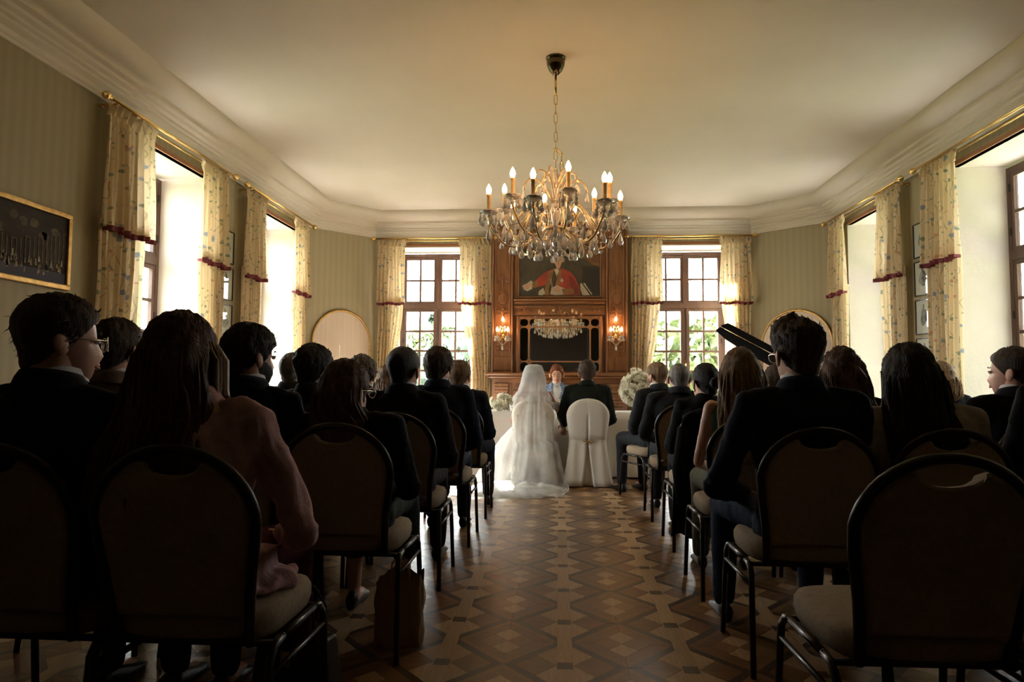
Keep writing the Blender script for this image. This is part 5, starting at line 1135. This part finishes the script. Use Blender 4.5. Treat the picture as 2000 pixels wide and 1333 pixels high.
# couple and officiant
person('groom in a dark suit seated on the white covered chair, seen from behind', .30, 7.42, 0, 1.325, hair=('short', 'hair_brown'), top='green_black', collar='top_white', w=1.08, seed=30, pose='groom', group=None, fine=True, hyaw=A(3), voxel=.010)
person('bride with bare shoulders under a long veil, seen from behind', -.27, 7.42, 0, 1.262, fem=True, skin='skin_tan', hair=('short', 'hair_black'), top='gown', bottom='gown', collar=None, dress=True, pose='bride', seed=31, sleeves=None, group=None, fine=True, hyaw=A(-6), shoes='gown', voxel=.010)
OFF = person('smiling officiant with short red-brown hair in a pale blue patterned jacket facing the camera', -.03, 8.88, pi, 1.322, fem=True, skin='skin_pink', hair=('officiant', 'hair_red'), top='floral_blue', bottom='slate', collar='top_white', w=1.06, seed=32, pose='hold', smile=True, glasses='gold', group=None, fine=True, hpitch=A(-3), voxel=.010)
chair(-.03, 8.90, pi, 'banquet chair under the officiant behind the table', None)
TBL = thing('tablet', 'tablet in a light case held by the officiant', 'tablet', (-.03, 8.555, .80), pi)
o = MB().box((-.10, -.006, -.07), (.10, .006, .07)).build('case', mat('pale_case', (.55, .50, .44), .5), TBL); q = o.modifiers.new('b', 'BEVEL'); q.width = .004
MB().box((-.09, -.0075, -.06), (.09, -.0062, .06)).build('screen', M['black_lac'], TBL); MB().lathe([(.012, 0), (.012, .002)], 14, (0, 0, .006)).build('camera_ring', M['iron'], TBL).rotation_euler = (-pi/2, 0, 0)
TBL.rotation_euler = (R(-14), 0, pi)

# covered chairs
def covered_chair(x, y, label):
    root = thing('covered_chair', label, 'chair', (x, y, 0), 0, None); m = MB(); rs = []
    zs = [.012, .08, .16, .24, .32, .38, .43, .455, .475, .488, .492, .55, .60, .65, .70, .74, .78, .82, .85, .875, .893, .905, .912]
    for z in zs:
        low = z < .49
        if low: hw = interp([(0, .262), (.2, .225), (.40, .196), (.49, .19)], z); yb = interp([(0, -.335), (.4, -.255), (.49, -.25)], z); yf = interp([(0, .27), (.46, .235), (.475, .22), (.488, -.10), (.49, -.18)], z)
        else: hw = (chw(z-.004)+.012 if z < .9 else chw(z-.004)+.008); yb = cly(z)-.045+.03*smoothstep(.87, .915, z); yf = cly(z)+.045-.03*smoothstep(.87, .915, z)
        g = interp([(0, .058), (.30, .020), (.44, .004), (.70, .0022), (.74, 0)], z) if z < .74 else 0; dep = .05*smoothstep(.745, .68, z) if 0 else (.05 if z <= .70 else 0)
        if z < .45: dep = .06
        r_ = []
        for t in range(9): u = t/8; xx = lerp(-hw, -g, u); r_.append((xx, yb+.028*(1-sin(min(1, (u)*3)*pi/2))+.006*sin(u*9+z*8)*(z < .45), z))
        r_ += [(-g*.92, yb+dep, z), (0, yb+dep*1.05, z), (g*.92, yb+dep, z)]
        for t in range(9): u = 1-t/8; xx = lerp(hw, g, u); r_.append((xx, yb+.028*(1-sin(min(1, (1-(1-u))*3)*pi/2))+.006*sin(u*9+z*6)*(z < .45), z))
        for t in range(6): u = t/5; r_.append((hw*cos(u*pi*0)-(.012 if t in (0, 5) else 0)-2*hw*u if 0 < t < 5 else (hw if t == 0 else -hw), yf-(.02 if t in (0, 5) else 0), z))
        rs.append(r_)
    m.rings(rs, True, True); m.build('fabric_cover', M['cover'], root, True)
    b = MB(); yb = cly(.5)-.052
    for sg in (-1, 1):
        b.tube([(sg*.006, yb, .47), (sg*.035, yb-.008, .488), (sg*.06, yb-.004, .478), (sg*.035, yb, .463), (sg*.006, yb, .47)], [.004, .006, .005, .006, .004], 6)
        b.tube([(sg*.004, yb, .468), (sg*.02, yb-.006, .45), (sg*.04, yb-.002, .438)], [.005, .005, .002], 6)
    b.ell((0, yb-.004, .47), (.010, .008, .010)); b.build('gold_bow', M['gilt'], root, True)
    for sx_ in (-1, 1):
        for sy_ in (-1, 1): MB().tube([(sx_*.19, sy_*.19, 0), (sx_*.18, sy_*.18, .42)], .011, 6).build('leg', M['chair_metal'], root)
    return root
covered_chair(.30, 7.42, 'chair in a white cover with gold bow under the groom'); covered_chair(-.27, 7.42, 'chair in a white cover with gold bow under the bride, beneath the veil')

# bridal gown skirt, ruffled train and veil
def gown_skirt():
    m = MB(); rs = []; n_ = 90
    for j in range(19):
        v = j/18; z = lerp(.66, .012, v); cx = lerp(0, -.17, v); rx = interp([(0, .17), (.2, .27), (.5, .37), (1, .47)], v); ryf = interp([(0, .2), (.2, .36), (1, .36)], v); ryb = interp([(0, .12), (.3, .22), (1, .42)], v)
        r_ = []
        for i in range(n_):
            t = 2*pi*i/n_; nn = noise.noise(Vector((cos(t)*3, sin(t)*3, z*9)))*.06+.022*sin(t*19+z*14)*v+.02*sin(t*41+z*30); k = 1+nn*smoothstep(0, .3, v)
            r_.append((cx+cos(t)*rx*k*(1 if cos(t) < 0 else .62), (-.02)+(ryf if sin(t) > 0 else ryb)*sin(t)*k, z))
        rs.append(r_)
    return m.rings(rs, True, True)
GW = thing('wedding_gown_skirt', 'full ruffled white gown skirt and train spreading from the bride to the floor', 'gown', (-.27, 7.42, 0))
gown_skirt().build('ruffled_skirt', M['gown'], GW, True)
def ruffle(cx, cy, rx, ry, h, seed, n_=100, rings_=16):
    m = MB(); rs = []
    for j in range(rings_+1):
        v = j/rings_; r_ = []
        for i in range(n_):
            t = 2*pi*i/n_; k = (1+.12*noise.noise(Vector((cos(t)*2, sin(t)*2, seed)))+.05*sin(t*9+seed)*v+.035*sin(t*23+seed*2)*v)*v
            z = .006+h*(1-v)**.6*(1+.5*noise.noise(Vector((cos(t)*k*5, sin(t)*k*5, seed+4))))+.012*abs(sin(t*17+v*8+seed))*v*(1-v)*4+.012*abs(noise.noise(Vector((cos(t)*k*16, sin(t)*k*16, seed))))
            r_.append((cx+cos(t)*rx*k, cy+sin(t)*ry*k, max(.003, z)))
        rs.append(r_)
    return m.rings(rs, True, False)
ruffle(-.22, -.60, .42, .36, .05, 2).build('train', M['gown'], GW, True, fixn=False); ruffle(-.20, -.70, .50, .42, .085, 5).build('tulle_train', M['tulle'], GW, True, fixn=False); ruffle(.02, -.55, .30, .34, .06, 8).build('tulle_train', M['tulle'], GW, True, fixn=False)
m = MB()
for sg, cx_, cz_ in ((1, .205, .835), (-1, -.190, .80)):
    m = MB()
    for q in range(5): m.tube([(cx_+(.045+.004*q)*cos(t), -.072+(.045+.003*q)*sin(t), cz_+.012*q-.03+.008*sin(t*5+q)) for t in [2*pi*k/18 for k in range(19)]], .013, 6, cap=False)
    m.build('off_shoulder_sleeve', M['tulle'], GW, True)
VT = [(0, -.06, 1.268, .03, .01, 0), (.06, -.135, 1.255, .075, .06, 0), (.13, -.205, 1.18, .105, .11, 0), (.22, -.225, 1.07, .130, .12, 0), (.31, -.235, .975, .160, .12, 0), (.39, -.305, .925, .205, .15, 0), (.44, -.350, .84, .215, .18, 0), (.52, -.360, .66, .225, .20, 0), (.60, -.375, .44, .245, .22, .01), (.68, -.42, .20, .29, .24, .015), (.75, -.50, .03, .365, .26, 0), (.85, -.72, .014, .40, .12, -.03), (1, -1.00, .012, .36, .02, -.06)]
def veil(u, v, off=0):
    g = lambda c: interp([(t[0], t[c]) for t in VT], v); a = (u*2-1); th_ = a*R((112 if a < 0 else lerp(100, 62, smoothstep(.1, .3, v))) if v < .6 else 95); hw = g(3)+off
    rip = (.005+.010*v)*sin(a*15+v*5)*smoothstep(.05, .4, v)+.004*sin(a*33+v*9)*smoothstep(.1, .5, v)
    x_ = g(5)+hw*sin(th_)*(1+.0*a); y_ = g(1)+g(4)*(1-cos(th_))-rip-off; z_ = g(2)+.02*(1-abs(a))*smoothstep(.8, 1, 1-abs(v-.39)*6)
    if v > .74: z_ = .014+.012*abs(sin(a*13+v*17))+.03*noise.noise(Vector((x_*5, y_*6, 1)))**2; y_ += .05*sin(a*7)
    return (x_, y_, max(.008, z_))
VL = thing('bridal_veil', 'long sheer white veil falling from the bride over the covered chair to the floor', 'veil', (-.27, 7.42, 0))
MB().grid(lambda u, v: veil(u, v), 110, 80).build('veil_net', M['veil'], VL, True, fixn=False); MB().grid(lambda u, v: veil(u, v*.42, .012), 90, 40).build('veil_net', M['veil'], VL, True, fixn=False)
m = MB(); m.tube([veil(0, v/40) for v in range(41)], .003, 5).tube([veil(1, v/40) for v in range(41)], .003, 5).build('veil_edge', M['tulle'], VL, True)
m = MB(); [m.ell((.02*k, -.10, 1.262), (.009, .009, .008)) for k in range(-2, 3)]; m.build('comb', M['silver'], VL, True)

# coat, bags
def coat():
    def f(u, v):
        a = u*2-1; 
        if v < .12: z = .905+.02*sin(v/.12*pi/2); y = -.24-.10*(v/.12)
        else: z = lerp(.915, .13, (v-.12)/.88); y = -.345-.03*smoothstep(.12, .6, v)
        w_ = interp([(0, .15), (.12, .16), (.3, .215), (1, .24)], v); return (a*w_-.03, y+.028*sin(a*9+v*3)*v+.05*(a*a)*.6, z-.05*a*a*(v < .5)+.01*sin(a*14)*v)
    return MB().grid(f, 50, 40)
CO = thing('coat', 'black coat hanging over the back of the aisle chair of the woman with the bun', 'coat', (.975, 4.72, 0)); o = coat().build('coat_body', M['black'], CO, True, fixn=False); q = o.modifiers.new('s', 'SOLIDIFY'); q.thickness = .012; q.offset = 1
m = MB(); m.tube([(-.20, -.36, .80), (-.235, -.40, .55), (-.22, -.41, .34)], [.035, .045, .035], 10); m.build('sleeve', M['black'], CO, True)
BG = thing('paper_bag', 'crumpled brown paper bag on the floor under the second left aisle chair', 'bag', (-.66, 2.86, 0), R(12))
def bagf(u, v):
    t = 2*pi*u; k = 1+.12*noise.noise(Vector((cos(t)*2, sin(t)*2, v*4))); return (.10*k*math.copysign(abs(cos(t))**.5, cos(t)), .065*k*math.copysign(abs(sin(t))**.5, sin(t)), .003+.27*v+.015*sin(t*5)*v*v)
m = MB().grid(bagf, 56, 22); m.build('bag_body', M['bag'], BG, True, fixn=False)
for sg in (-1, 1): MB().tube([(-.04, sg*.05, .25), (-.035, sg*.055, .31), (0, sg*.055, .34), (.035, sg*.055, .31), (.04, sg*.05, .25)], .003, 6).build('handle', M['bag'], BG, True)
HB = thing('handbag', 'black leather handbag with gold clasp on the floor between the left rows', 'handbag', (-.90, 2.36, 0), R(-15))
m = MB().prism([(-.16, 0), (.16, 0), (.13, .21), (-.13, .21)], -.055, .055, axis='y'); o = m.build('bag_body', M['leather'], HB); q = o.modifiers.new('b', 'BEVEL'); q.width = .02; q.segments = 3
MB().box((-.02, -.066, .12), (.02, -.055, .17)).build('clasp', M['brass'], HB)
for sg in (-1, 1): MB().tube([(-.09, sg*.035, .20), (-.085, sg*.035, .30), (-.04, sg*.035, .36), (.04, sg*.035, .36), (.085, sg*.035, .30), (.09, sg*.035, .20)], .006, 8).build('handle', M['leather'], HB, True)
